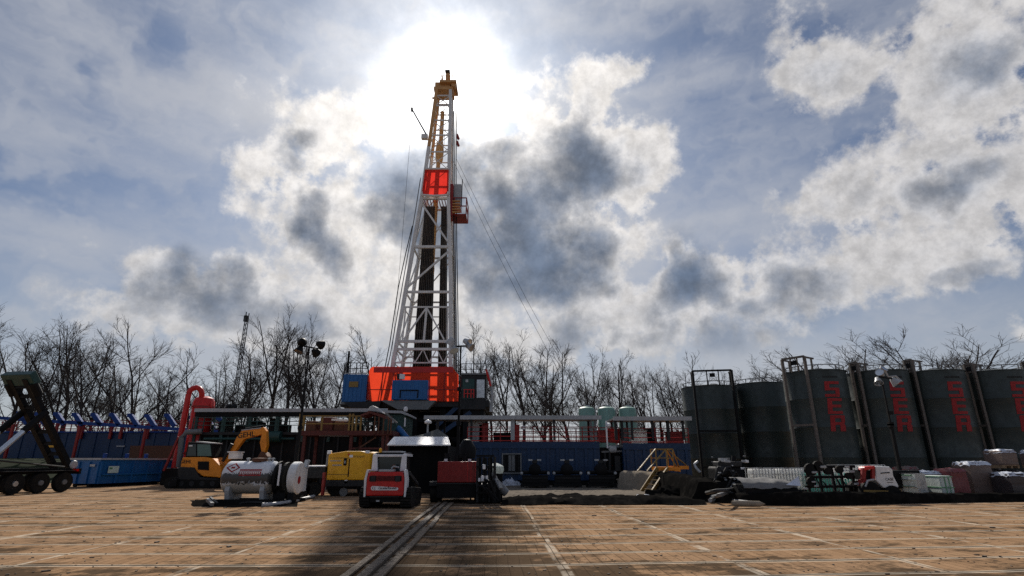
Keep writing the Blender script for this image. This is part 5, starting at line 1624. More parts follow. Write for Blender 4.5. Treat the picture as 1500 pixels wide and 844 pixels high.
MB().prism([(-.42, 1.985), (.42, 1.985), (.38, 2.04), (-.38, 2.04)], .56, 1.6).build('roof_hatch', M['lightgrey'], sk)
kb('rear_window', 'glass', -.46, .46, .6, .62, 1.30, 1.82)
kb('engine_cover', 'lightgrey', -.30, .28, .05, .42, 1.285, 1.37, .02)
kb('engine_deck', 'red', -.6, .6, .0, .6, 1.2, 1.284)
MB().lathe([(.06, 0), (.06, .14), (.03, .18), (0, .18)], (.22, .3, 1.37), 10).build('exhaust', M['rust'], sk)
MB().path([(.14, .25, 1.4), (.22, .25, 1.48), (.42, .3, 1.44)], .035, 6).build('pipe', M['lightgrey'], sk)
MB().lathe([(.05, 0), (.06, .12), (.04, .16), (0, .17)], (-.38, .5, 1.985), 10).build('beacon', M['amber'], sk)
pill = MB()
n = 8
pp = []
for k in range(n + 1):
    t = math.pi / 2 + math.pi * k / n
    pp.append((-.44 + .075 * math.cos(t), .715 + .075 * math.sin(t)))
for k in range(n + 1):
    t = -math.pi / 2 + math.pi * k / n
    pp.append((.44 + .06 * math.cos(t), .69 + .05 * math.sin(t)))
pl_ = pill.prism(pp, -.035, -.022).build('name_plate', M['cleanwhite'], sk)
text_mesh('Cecelia/Rentals', .115, M['letterblack'], 'lettering', sk, Matrix.Translation(Vector((.09, -.039, .715))) @ FACE_CAM, sx=.95, shear=.18)
text_mesh('C|', .13, M['letterblack'], 'lettering', sk, Matrix.Translation(Vector((-.41, -.039, .715))) @ FACE_CAM)
kb('tow_plate', 'lightgrey', -.3, -.18, .0, .06, .245, .3)
kb('rear_bumper', 'darkgrey', -.55, .55, -.03, .1, .40, .435)

# ------------------------------------------------------------------ black tent with bright roof edge
TY = 30.5
tn = thing('tent_shelter', 'black fabric tent with peaked roof and a bright pale front eave', 'tent', (X_(615, 725, TY), TY, 0))
xa, xb = X_(567, 650, TY), X_(660, 650, TY)
ze = H(653, TY)
yk = 4.2
def tq(name, mat, *pts):
    wb(MB().add(pts, [tuple(range(len(pts)))]), name, mat, tn)
px_, pz_ = X_(640, 628, TY + 1.6), H(628, TY + 1.6)
zi = H(641.5, TY + .9)
xia, xib = X_(577, 642, TY + .9), X_(656, 642, TY + .9)
ev = MB().hexa([(xa, TY, ze), (xb, TY, ze), (xib, TY + .9, zi), (xia, TY + .9, zi),
                (xa, TY, ze + .06), (xb, TY, ze + .06), (xib, TY + .9, zi + .06), (xia, TY + .9, zi + .06)])
wb(ev, 'front_eave', 'cleanwhite', tn)
rf = MB()
pk = (px_, TY + 2.0, pz_)
v0, v1, v2, v3 = (xia, TY + .91, zi + .02), (xib + .1, TY + .91, zi + .02), (xib + .2, TY + yk, ze), (xia, TY + yk, ze)
m0 = (X_(600, 640, TY + 1.5), TY + 1.4, H(641, TY + 1.4) + .05)
m1 = (X_(618, 637, TY + 1.5), TY + 1.6, H(638, TY + 1.6) + .05)
rf.add([v0, m0, m1, pk, v1, v2, v3], [(0, 1, 6), (1, 2, 6), (2, 3, 6), (3, 5, 6), (3, 4, 5), (0, 4, 1), (1, 4, 2), (2, 4, 3)])
wb(rf, 'roof', 'tentroof', tn)
for nm, x in (('left_wall', xa + .1), ('right_wall', xb - .1)):
    wb(MB().b3(x - .03, x + .03, TY + .1, TY + yk, 0, ze), 'side_wall', 'tentfab', tn)
wb(MB().b3(xa + .1, xb - .1, TY + yk - .05, TY + yk, 0, ze), 'back_wall', 'tentfab', tn)
cv = MB()
nn = 30
for i in range(nn):
    X0, X1 = xa + .14 + (xb - xa - .28) * i / nn, xa + .14 + (xb - xa - .28) * (i + 1) / nn
    d0, d1 = .05 * math.sin(i * 1.9), .05 * math.sin((i + 1) * 1.9)
    cv.add([(X0, TY + .55 + d0, .02), (X1, TY + .55 + d1, .02), (X1, TY + .55 + d1 * .4, ze - .02), (X0, TY + .55 + d0 * .4, ze - .02)], [(0, 1, 2, 3)])
wb(cv, 'front_curtain', 'tentfab', tn, smooth=60)
for x in (xa + .1, xb - .1):
    wb(MB().beam((x, TY + .05, 0), (x, TY + .05, ze), .07), 'frame_post', 'darkgrey', tn)
sl = thing('post_lamp', 'small white lamp on a pale post behind the tent peak', 'lamp', (X_(625, 650, 33), 33, 0))
wb(MB().beam((X_(626, 640, 33), 33, 0), (X_(626, 640, 33), 33, H(620, 33)), .09), 'post', 'lightgrey', sl)
wb(MB().lathe([(.05, -.02), (.2, .0), (.22, .1), (.1, .2), (0, .22)], (X_(627, 620, 33), 33, H(620.5, 33)), 14), 'lamp_head', 'cleanwhite', sl, smooth=40)

# ------------------------------------------------------------------ red machine and the black gear beside it
RY = 24.3
rm = thing('red_machine', 'square red steel machine box on a black base in front of the tent', 'machine', (X_(668, 738, RY), RY, 0))
xa, xb = X_(641, 690, RY), X_(697, 690, RY)
wb(MB().b3(xa, xb, RY, RY + 2.2, H(707, RY), H(676, RY)), 'box', 'darkred', rm, bevel=.03)
for px in (685, 690, 696.5):
    x = X_(px, 690, RY)
    wb(MB().b3(x - .012, x + .012, RY - .012, RY - .003, H(706, RY), H(677, RY)), 'edge_strip', 'red', rm)
wb(MB().b3(xa - .02, xb, RY + .02, RY + 2.2, .2, H(707, RY) - .004), 'base', 'black', rm, bevel=.02)
wb(MB().b3(xa - .03, xb + .03, RY - .04, RY + 2.2, H(707.5, RY) - .05, H(707.5, RY)), 'ledge', 'darkgrey', rm)
for px in (652.5, 687.5):
    wb(MB().box((X_(px, 674.5, RY), RY + .2, H(674.3, RY)), (.13, .16, .11)), 'lifting_eye', 'cleanwhite', rm)
for px, r2 in ((634, .36), (700, .34)):
    wb(MB().lathe([(.15, -.14), (r2, -.14), (r2, .14), (.15, .14)], (X_(px, 722, RY), RY + .5, r2), 22, 'X'), 'wheel', 'rubber', rm)
wb(MB().b3(xa - .35, xa - .03, RY + .1, RY + 1.0, H(712, RY), H(706, RY)), 'mudguard', 'darkgrey', rm)
wb(MB().beam((X_(636, 704, RY), RY + .4, .75), (X_(645, 704, RY), RY + .4, .95), .08), 'drawbar', 'darkred', rm)
for px in (655, 668, 680):
    wb(MB().tube((X_(px, 672, RY + 1), RY + 1, H(677, RY)), (X_(px, 666, RY + 1), RY + 1, H(661 + (px % 3) * 3, RY)), .1, n=8), 'stack', 'black', rm)
wb(MB().lathe([(.0, 0), (.4, .1), (.45, .5), (.2, .9), (0, .95)], (X_(684, 655, 26.5), 26.5, 1.7), 14), 'air_filter', 'black', rm, smooth=40)
wb(MB().b3(X_(672, 660, 26.3), X_(696, 660, 26.3), 25.9, 26.5, .3, 1.75), 'engine_block', 'black', rm)

rk = thing('hose_rack', 'black rack of upright pipes and hoses right of the red machine', 'rack', (X_(712, 738, 23.8), 23.8, 0))
for i, px in enumerate((699, 703, 708, 712, 716, 720, 724)):
    tl_ = at(px + rnd.uniform(-1, 1), 668 + rnd.uniform(0, 3), 24.0 + .12 * (i % 3))
    wb(MB().tube((X_(px, 730, 24), 24.0 + .12 * (i % 3), .05), tl_, .06, n=8), 'upright_pipe', 'black' if i % 2 else 'darkgrey', rk)
for py in (668, 684, 705, 722):
    wb(MB().beam((X_(698, py, 23.95), 23.92, H(py, 23.95)), (X_(724 if py < 700 else 730, py, 23.95), 23.92, H(py, 23.95)), .08), 'cross_bar', 'black', rk)
wb(MB().b3(X_(698, 720, 23.9), X_(733, 720, 23.9), 24.2, 25.4, 0, .75), 'base_box', 'black', rk, bevel=.05)
for px, py, s in ((709, 684, .12), (707, 701, .14), (713, 700, .1), (702, 703, .09)):
    wb(MB().box(at(px, py, 23.85), (s, .08, s * 1.6), .3), 'pale_tag', 'cleanwhite', rk, bevel=.02)
for k in range(5):
    a, b = at(rnd.uniform(700, 726), rnd.uniform(700, 720), 23.7), at(rnd.uniform(702, 734), rnd.uniform(722, 738), 23.5)
    a.z, b.z = max(a.z, .2), max(b.z, .07)
    mid = (a + b) / 2 + Vector((rnd.uniform(-.2, .2), -.15, .25))
    wb(MB().path([a, (a + mid) / 2, mid, (mid + b) / 2, b], .05, 6), 'loose_hose', 'black', rk)
bgp = at(726, 693, 25.2)
bag = thing('white_bag', 'white bulk bag perched behind the black hose rack', 'bag', (bgp.x, 25.2, bgp.z))
lm = MB().lathe([(.3, 0), (.36, .15), (.34, .3), (.2, .38), (.07, .43), (0, .44)], (bgp.x, 25.2, bgp.z - .02), 14)
wb(lm, 'bag_body', 'whitebag', bag, smooth=50)
wb(MB().b3(bgp.x - .3, bgp.x + .3, 25.0, 25.5, 0, bgp.z - .022), 'stand_below', 'black', bag)
tag(MB().beam(at(721, 692, 24.3), at(734, 716, 23.6), .16, .08).build('plank', M['grey']), 'grey board leaning against the hose rack', 'board')
tag(MB().lathe([(.0, -.45), (.17, -.42), (.2, -.2), (.2, .2), (.16, .42), (0, .45)], (0, 0, 0), 14, 'X').moved(Matrix.Translation(at(731, 713, 24.6)) @ Matrix.Rotation(.7, 4, 'Y')).build('cylinder_drum', M['grey'], smooth=50),
    'pale grey cylinder lying at a slant beside the hose rack', 'cylinder')

# ------------------------------------------------------------------ right of the rig: blue tank row with roof and red rails
QY = 40.0
def mud_row(px0, px1, py_top, label, mat, Y=QY, depth=2.6, ribs=14, name='blue_tank'):
    t = thing(name, label, 'tank', (X_((px0 + px1) / 2, 700, Y), Y, 0))
    xa, xb = X_(px0, 670, Y), X_(px1, 670, Y)
    zt = H(py_top, Y)
    wb(MB().b3(xa, xb, Y, Y + depth, .35, zt), 'body', mat, t, bevel=.03)
    wb(MB().b3(xa, xb, Y - .1, Y - .004, zt - .42, zt + .02), 'top_band', mat, t)
    for k in range(ribs):
        X = xa + (xb - xa) * (k + .5) / ribs
        wb(MB().b3(X - .09, X + .09, Y - .09, Y - .004, .4, zt - .43), 'rib', mat, t)
    wb(MB().b3(xa, xb, Y + .1, Y + depth, 0, .345), 'skid', 'black', t)
    return t, xa, xb, zt
t1, xa, xb, zt = mud_row(684, 879, 648, 'dark blue ribbed steel tank with a caged opening behind the three pumps', 'darkblue')
(a0, c0), (a1, c1) = (X_(735, 690, QY), H(694, QY)), (X_(764, 690, QY), H(664, QY))
wb(MB().b3(a0, a1, QY - .13, QY - .1, c0, c1), 'cage_opening', 'black', t1)
fr_ = MB()
fr_.b3(a0, a1, QY - .18, QY - .135, c1 - .09, c1); fr_.b3(a0, a1, QY - .18, QY - .135, c0, c0 + .09)
fr_.b3(a0, a0 + .09, QY - .18, QY - .135, c0 + .092, c1 - .092); fr_.b3(a1 - .09, a1, QY - .18, QY - .135, c0 + .092, c1 - .092)
wb(fr_, 'opening_frame', 'grey', t1)
wb(MB().b3(X_(745, 680, QY), X_(754, 680, QY), QY - .16, QY - .133, H(690, QY), H(667, QY)), 'grey_panel', 'grey', t1)
for k in range(5):
    x = a0 + .2 + (a1 - a0 - .4) * k / 4
    wb(MB().tube((x, QY - .15, c0 + .1), (x, QY - .15, c1 - .1), .025, n=5), 'cage_bar', 'darkgrey', t1)
t2, xa2, xb2, zt2 = mud_row(913, 1012, 650, 'dark blue tank under the second roof, behind the yellow crossover stair', 'darkblue', ribs=8)
gp = thing('pump_skid', 'dark machinery in the gap between the two blue tanks', 'machinery', (X_(896, 700, QY), QY + .5, 0))
wb(MB().b3(X_(880, 690, QY), X_(912, 690, QY), QY + .8, QY + 2.4, 0, H(655, QY)), 'frame', 'black', gp)
wb(MB().beam(at(881, 662, QY + .4), at(911, 661, QY + .4), .12), 'pale_pipe', 'grey', gp)
wb(MB().lathe([(.0, -.3), (.25, -.25), (.28, 0), (.25, .25), (0, .3)], at(897, 658, QY + .4), 14, 'X'), 'motor', 'lightgrey', gp, smooth=40)
wb(MB().b3(X_(902, 680, QY), X_(910, 680, QY), QY + .3, QY + .8, H(690, QY), H(668, QY)), 'grey_box', 'darkgrey', gp)
for px in (886, 893):
    wb(MB().tube(at(px, 692, QY + .3), at(px, 664, QY + .3), .09, n=8), 'riser', 'darkgrey', gp)
# roofs
def shelter(px0, px1, py, Y, label, posts, pale):
    s = thing('roof_canopy', label, 'canopy', (X_((px0 + px1) / 2, 645, Y), Y + .4, 3.0))
    zr = H(py, Y)
    xa, xb = X_(px0, py, Y), X_(px1, py, Y)
    wb(MB().b3(xa, xb, Y, Y + 3.2, zr, zr + .12), 'roof', 'grey', s)
    wb(MB().b3(xa - .04, xb + .04, Y - .1, Y - .004, zr - .08, zr + .2), 'roof_edge', 'lightgrey', s)
    for px, w, mt in posts:
        x = X_(px, 630, Y)
        wb(MB().beam((x, Y + .25, 3.06), (x, Y + .25, zr), w), 'post', mt, s)
    for px in posts[::2]:
        x = X_(px[0] + 4, 630, Y)
        wb(MB().beam((x, Y + 2.9, 3.06), (x, Y + 2.9, zr), .14), 'post', 'darkgrey', s)
    return s, zr
s1, zr1 = shelter(622, 880, 613, QY, 'long flat pale-edged roof on posts above the first blue tank', [(640, .2, 'darkgrey'), (690, .16, 'darkgrey'), (751, .28, 'lightgrey'), (812, .14, 'darkgrey'), (866, .16, 'grey'), (873, .16, 'grey')], True)
s2, zr2 = shelter(899, 1012, 614.5, QY - .3, 'shorter flat roof on dark posts above the second blue tank', [(903, .2, 'darkgrey'), (912, .18, 'darkgrey'), (927, .14, 'darkgrey'), (957, .14, 'darkgrey'), (980, .2, 'darkgrey'), (1002, .14, 'darkgrey')], False)
wb(MB().prism([(X_(899, 614, QY), QY - .3), (X_(905, 614, QY), QY + 1.9), (X_(1012, 614, QY), QY + 1.9), (X_(1012, 614, QY), QY - .3)], zr2 + .122, zr2 + .2, 'Z'), 'roof_sheet', 'grey', s2)
def red_rail(xa, xb, Y, z, label, step=1.05, h=1.05):
    t = thing('guard_rail', label, 'railing', ((xa + xb) / 2, Y, z))
    n = max(2, int((xb - xa) / step))
    for k in range(n + 1):
        x = xa + (xb - xa) * k / n
        wb(MB().beam((x, Y, z), (x, Y, z + h), .065), 'rail_post', 'darkred', t)
    for zz in (.12, .42, .74, h):
        wb(MB().beam((xa, Y, z + zz), (xb, Y, z + zz), .055), 'rail_bar', 'red' if zz < .5 else 'darkred', t)
    return t
red_rail(xa, xb, QY + .15, zt, 'front red guard rail along the first blue tank top')
red_rail(xa, xb, QY + 2.5, zt, 'rear red guard rail along the first blue tank top', 1.3)
red_rail(X_(881, 640, QY), X_(911, 640, QY), QY + .9, zt, 'short red guard rail over the gap between the blue tanks', .8)
red_rail(xa2, xb2, QY + 2.4, zt2, 'red guard rail at the back of the second blue tank')
red_rail(xa2, xb2, QY + .1, zt2, 'red guard rail at the front of the second blue tank under the short roof', 1.6)
# things on the tank decks
def deck_item(px, py0, py1, w, mat, label, cat, name, Y=QY + 1.0, d=.6, zb=None):
    x = X_(px, py1, Y)
    zb = zt if zb is None else zb
    zz = H(py0, Y)
    t = thing(name, label, cat, (x, Y, zb))
    wb(MB().b3(x - w / 2, x + w / 2, Y, Y + d, zb + .005, zz - .05), 'body', mat, t, bevel=.05)
    wb(MB().b3(x - w / 2 - .03, x + w / 2 + .03, Y - .03, Y + d + .03, zz - .047, zz), 'lid', mat, t)
    return t
deck_item(696, 617, 640, 1.05, 'lightgrey', 'pale striped panel box under the left end of the long roof', 'panel', 'control_panel')
deck_item(708, 620, 640, .7, 'darkred', 'upright red box beside the pale panel on the tank top', 'box', 'red_box')
deck_item(755.5, 622, 641, .55, 'red', 'upright red box next to the pale roof post', 'box', 'red_box')
deck_item(736, 634, 645, 1.3, 'black', 'low black motor housing left of the pale roof post', 'motor', 'motor_box')
deck_item(884, 630, 646, .8, 'darkred', 'red crate left of the white lamp post between the roofs', 'crate', 'red_crate')
deck_item(900, 628, 646, .8, 'red', 'red crate right of the white lamp post between the roofs', 'crate', 'red_crate')
deck_item(938, 630, 645, 1.05, 'paleplastic', 'pale square tote standing on the second blue tank', 'tote', 'tote', zb=zt2)
deck_item(915, 627, 645, .5, 'grey', 'small grey box on the second blue tank under the roof corner', 'box', 'grey_box', zb=zt2)
deck_item(955, 628, 645, .6, 'black', 'black box right of the pale tote on the second blue tank', 'box', 'black_box', zb=zt2)
deck_item(990, 632, 645, 1.2, 'darkred', 'low red box at the right end of the second blue tank', 'box', 'red_box', zb=zt2)
lampost = thing('lamp_post', 'thin white post with a white lamp between the two roofs', 'lamp post', (X_(889, 650, QY - .2), QY - .2, zt - .4))
x = X_(889, 640, QY - .2)
wb(MB().beam((x, QY - .2, zt - .4), (x, QY - .2, H(617, QY)), .1), 'post', 'cleanwhite', lampost)
wb(MB().lathe([(.06, 0), (.17, .1), (.17, .26), (.05, .34)], (x + .14, QY - .3, H(627, QY)), 12), 'lamp', 'cleanwhite', lampost, smooth=40)
lb = thing('bulkhead_lamp', 'round white lamp hanging under the long roof', 'lamp', at(767, 627, QY + .3))
p_ = at(767, 627, QY + .3)
wb(MB().lathe([(.0, -.16), (.15, -.08), (.17, .05), (.08, .16), (0, .17)], p_, 14), 'globe', 'cleanwhite', lb, smooth=40)
wb(MB().tube(p_ + Vector((0, 0, .16)), (p_.x, p_.y, zr1), .025, n=5), 'stem', 'grey', lb)
# three pale green tanks behind
for px0, px1, py, lab in ((849.5, 873.5, 595, 'leftmost pale green round tank with domed top behind the roofs'),
                          (878.5, 904, 595, 'middle pale green round tank with domed top, between the two roofs'),
                          (910, 935.5, 595.5, 'rightmost and darkest pale green round tank behind the shorter roof')):
    Y = 47.0
    xa_, xb_ = X_(px0, 620, Y), X_(px1, 620, Y)
    r = (xb_ - xa_) / 2
    cx_ = (xa_ + xb_) / 2
    zt_ = H(595, Y)
    t = thing('green_tank', lab, 'tank', (cx_, Y + r, 0), 0, 'three pale green tanks')
    wb(MB().lathe([(r, .1), (r, zt_ - .3), (r * .93, zt_ - .13), (r * .6, zt_ - .02), (.02, zt_ + .04)], (cx_, Y + r, 0), 30), 'shell', 'teal' if px0 < 905 else M['teal'], t, smooth=40)
    wb(MB().lathe([(r * .3, zt_), (r * .3, zt_ + .14), (.0, zt_ + .16)], (cx_ + .1, Y + r, 0), 14), 'manhole', 'lightgrey', t)
    wb(MB().tube((cx_ + r + .06, Y + r, .2), (cx_ + r + .06, Y + r, zt_ - .2), .05, n=6), 'side_pipe', 'lightgrey', t)

# ------------------------------------------------------------------ three black centrifugal pumps
def make_pump(px, label):
    Y = 36.5
    x = X_(px, 712, Y)
    t = thing('pump', label, 'pump', (x, Y, 0), 0, 'three black pumps before the blue tank')
    def q(name, mb_, mat, **k): mb_.build(name, M[mat], t, **k)
    q('skid', MB().b3(-.9, .9, 0, 1.4, .12, .30), 'black')
    q('guard', MB().b3(-.82, .82, -.02, .2, .33, .8), 'black', bevel=.03)
    q('guard_edge', MB().b3(-.8, .8, -.06, -.022, .6, .65), 'darkgrey')
    q('motor', MB().lathe([(.0, -.5), (.33, -.46), (.38, -.3), (.38, .4), (.25, .5), (0, .52)], (0, .6, 1.12), 18, 'Y'), 'black', smooth=40)
    for s in (-1, 1):
        q('foot', MB().b3(s * .8 - .1, s * .8 + .1, .0, 1.3, .0, .118), 'darkgrey')
        q('valve', MB().lathe([(.04, 0), (.09, .04), (.09, .14), (.04, .18)], (s * .85, .1, .82), 10), 'lightgrey')
        q('lamp_box', MB().b3(s * .28 - .13, s * .28 + .13, .15, .4, 1.66, 1.76), 'lightgrey')
    q('junction_box', MB().b3(-.16, .16, .2, .6, 1.5, 1.72), 'darkgrey', bevel=.03)
    q('cross_pipe', MB().tube((-.95, .5, .95), (.95, .5, .95), .12, n=10), 'black', smooth=40)
    return t
make_pump(784, 'leftmost black pump with twin pale boxes on top, before the blue tank')
make_pump(832, 'middle black pump with twin pale boxes on top, before the blue tank')
make_pump(883, 'rightmost black pump with twin pale boxes on top, beside the sandy liner wall')

# ------------------------------------------------------------------ liner sheets and the lined berm
sheet('liner_sheet', 728, 945, 707, 731, 'liner', 'crumpled grey liner sheet spread on the ground before the pumps', 'liner', .07, 130, 60, 11, .10)
sheet('black_sheet', 735, 1034, 728, 740, 'blackliner', 'rumpled black liner edge along the front of the grey sheet', 'liner', .20, 170, 24, 17, .10, .03)
def rag(px, py, w, h, mat, label, seed, name='film_and_highlight', cat='plastic film', nseg=22):
    import mathutils
    c = G(px, py, 0)
    sc = c.y / 800 * 1.06
    W_, H_ = w * sc, h * sc
    vs, fs = [], []
    nr = 9
    for j in range(nr):
        a = j / (nr - 1)
        for i in range(nseg):
            t = 2 * math.pi * i / nseg
            rad = math.sin(a * math.pi / 2 + .001) if a < 1 else 1
            p = Vector((math.cos(t) * rad, math.sin(t) * rad, math.cos(a * math.pi / 2)))
            n_ = mathutils.noise.fractal(p * 2.2 + Vector((seed, 0, 0)), 1.0, 2.0, 4)
            k = 1 + n_ * .45
            vs.append((c.x + p.x * W_ / 2 * k, c.y + p.y * W_ * .35 * k, .02 + max(0, p.z * H_ * k)))
    for j in range(nr - 1):
        for i in range(nseg):
            fs.append((j * nseg + i, j * nseg + (i + 1) % nseg, (j + 1) * nseg + (i + 1) % nseg, (j + 1) * nseg + i))
    return tag(MB().add(vs, fs).build(name, M[mat], smooth=60), label, cat)
rag(747, 712, 26, 9, 'film', 'heap of crumpled white film left of the pumps', 3)
rag(733, 722, 20, 8, 'film', 'small heap of white film beside the black hose rack', 8)
rag(902, 709, 11, 10, 'film', 'white plastic lump left of the sandy sack by the liner wall', 5)
rag(912, 712, 15, 11, 'sand', 'sandy sack slumped against the end of the liner wall', 9, 'sack', 'sack')
rag(772, 729, 40, 2.5, 'liner', 'flat grey fold of liner at the left end of the black liner edge', 41, 'liner_fold', 'liner')
rag(868, 727, 46, 2.0, 'film', 'flat white film strip lying behind the middle of the black liner edge', 44)  # thin white piece added to stand for highlights on the liner
rag(822, 733, 46, 3, 'liner', 'low grey liner fold lying over the middle of the black edge', 47, 'liner_fold', 'liner')
rag(940, 728, 34, 2.2, 'film', 'flat white film scrap below the foot of the yellow stair', 51)  # another added highlight piece on the liner
rag(800, 727, 30, 1.8, 'film', 'flat white film scrap at the left behind the black liner edge', 53)  # liner highlight, added as a thin white shape
rag(690, 738, 12, 3, 'blackliner', 'flat black scrap at the foot of the red machine', 13, 'black_scrap', 'scrap')
def berm(pts_px, label, mat, seed, wid=1.5, name='lined_berm'):
    """a soft wall of liner-covered earth through ground points (px, Y, height)"""
    import mathutils
    P_ = [Vector((gx(px, Y), Y, h)) for px, Y, h in pts_px]
    path_ = []
    for i in range(len(P_) - 1):
        for k in range(14):
            path_.append(P_[i].lerp(P_[i + 1], k / 14))
    path_.append(P_[-1])
    prof = [(-.62, 0), (-.52, .42), (-.40, .86), (-.25, 1.0), (.2, 1.0), (.4, .85), (.6, .0)]
    vs, fs = [], []
    m_ = len(prof)
    for i, p in enumerate(path_):
        d_ = (path_[min(i + 1, len(path_) - 1)] - path_[max(i - 1, 0)])
        d_.z = 0
        d_.normalize()
        nrm = Vector((-d_.y, d_.x, 0))
        for j, (o, hh) in enumerate(prof):
            n_ = mathutils.noise.fractal(Vector((p.x * 1.7, p.y * 1.7 + seed, j * .45)), 1.0, 2.0, 4)
            fold = .10 * math.sin(p.x * 9 + seed + 1.5 * n_)
            q = p + nrm * (o * wid + (n_ * .12 + fold * .6) * (hh > 0) * (hh < 1))
            vs.append((q.x, q.y, max(0.01, hh * p.z * (1 + n_ * .10))))
    n_p = len(path_)
    for i in range(n_p - 1):
        for j in range(m_ - 1):
            a = i * m_ + j
            fs.append((a, a + 1, a + m_ + 1, a + m_))
    fs += [tuple(range(m_)), tuple(range((n_p - 1) * m_, n_p * m_))]
    return tag(MB().add(vs, fs).build(name, M[mat], smooth=55), label, 'berm')
berm([(916, 36.5, 1.05), (945, 35.0, 1.05), (972, 33.8, 1.05)], 'sandy grey liner-covered wall left of the yellow stair', 'sand', 2, 1.0)
berm([(973, 33.7, 1.02), (1000, 30.0, 1.0), (1022, 27.0, .98), (1037, 25.2, .8)], 'dark liner-covered wall right of the yellow stair', 'blackliner', 6, 1.2)
rag(985, 728, 60, 12, 'blackliner', 'slumped black liner folds at the foot of the yellow stair', 21, 'liner_folds', 'liner')

# ------------------------------------------------------------------ yellow crossover stair
SY = 32.6
cs_ = thing('crossover_stair', 'yellow and orange steel stair crossing over the lined wall', 'stair', (X_(965, 722, SY), SY, 0))
top = lambda px, py, Y: at(px, py, Y)
zp = H(684, SY + 1.2)
xa, xb = X_(960, 684, SY + 1.2), X_(985, 684, SY + 1.2)
wb(MB().b3(xa, xb, SY + .8, SY + 2.1, zp - .2, zp), 'platform', 'orange', cs_)
wb(MB().b3(xb, xb + .32, SY + .8, SY + 2.1, zp - .24, zp - .02), 'side_plate', 'orange', cs_)
f0, f1 = G(940, 719.5, .03), G(954, 722, .03)
u0, u1 = Vector((xa, SY + .8, zp - .05)), Vector((xa + .62, SY + .8, zp - .05))
for a, b in ((f0, u0), (f1, u1)):
    wb(MB().beam(a, b, .08, .2), 'stringer', 'dullyellow', cs_)
for k in range(5):
    t = (k + .6) / 5.4
    a, b = f0.lerp(u0, t), f1.lerp(u1, t)
    tr_ = MB().hexa([a + Vector((0, -.12, -.02)), b + Vector((0, -.12, -.02)), b + Vector((0, .12, -.02)), a + Vector((0, .12, -.02)),
                     a + Vector((0, -.12, .02)), b + Vector((0, -.12, .02)), b + Vector((0, .12, .02)), a + Vector((0, .12, .02))])
    wb(tr_, 'step', 'dullyellow', cs_)
hr = 1.0
tops = {}
for nm, P0 in (('a', Vector((xa, SY + .85, zp))), ('b', Vector((xa + .62, SY + .85, zp))), ('c', Vector((xb, SY + .85, zp))), ('d', Vector((xa, SY + 2.05, zp))), ('e', Vector((xb, SY + 2.05, zp)))):
    wb(MB().beam(P0, P0 + Vector((0, 0, hr)), .065), 'rail_post', 'dullyellow', cs_)
    tops[nm] = P0 + Vector((0, 0, hr))
for a, b in (('a', 'c'), ('d', 'e'), ('c', 'e')):
    wb(MB().beam(tops[a], tops[b], .065), 'top_rail', 'dullyellow', cs_)
    wb(MB().beam(tops[a] - Vector((0, 0, .5)), tops[b] - Vector((0, 0, .5)), .05), 'mid_rail', 'dullyellow', cs_)
for a, b in ((tops['a'], at(934, 690, SY - .3)), (tops['b'], at(948, 690, SY - .5)), (tops['c'], at(996, 688, SY + 3.0)), (tops['e'], at(1008, 684, SY + 3.6)), (tops['b'], at(994, 689, SY + 2.6))):
    wb(MB().beam(a, b, .06), 'handrail', 'dullyellow', cs_)
for a, b in ((Vector((xb, SY + 1.0, zp - .05)), at(996, 689, SY + 2.9)), (Vector((xb, SY + 2.0, zp - .05)), at(1008, 685, SY + 3.6))):
    wb(MB().beam(a, b, .08, .2), 'stringer', 'orange', cs_)

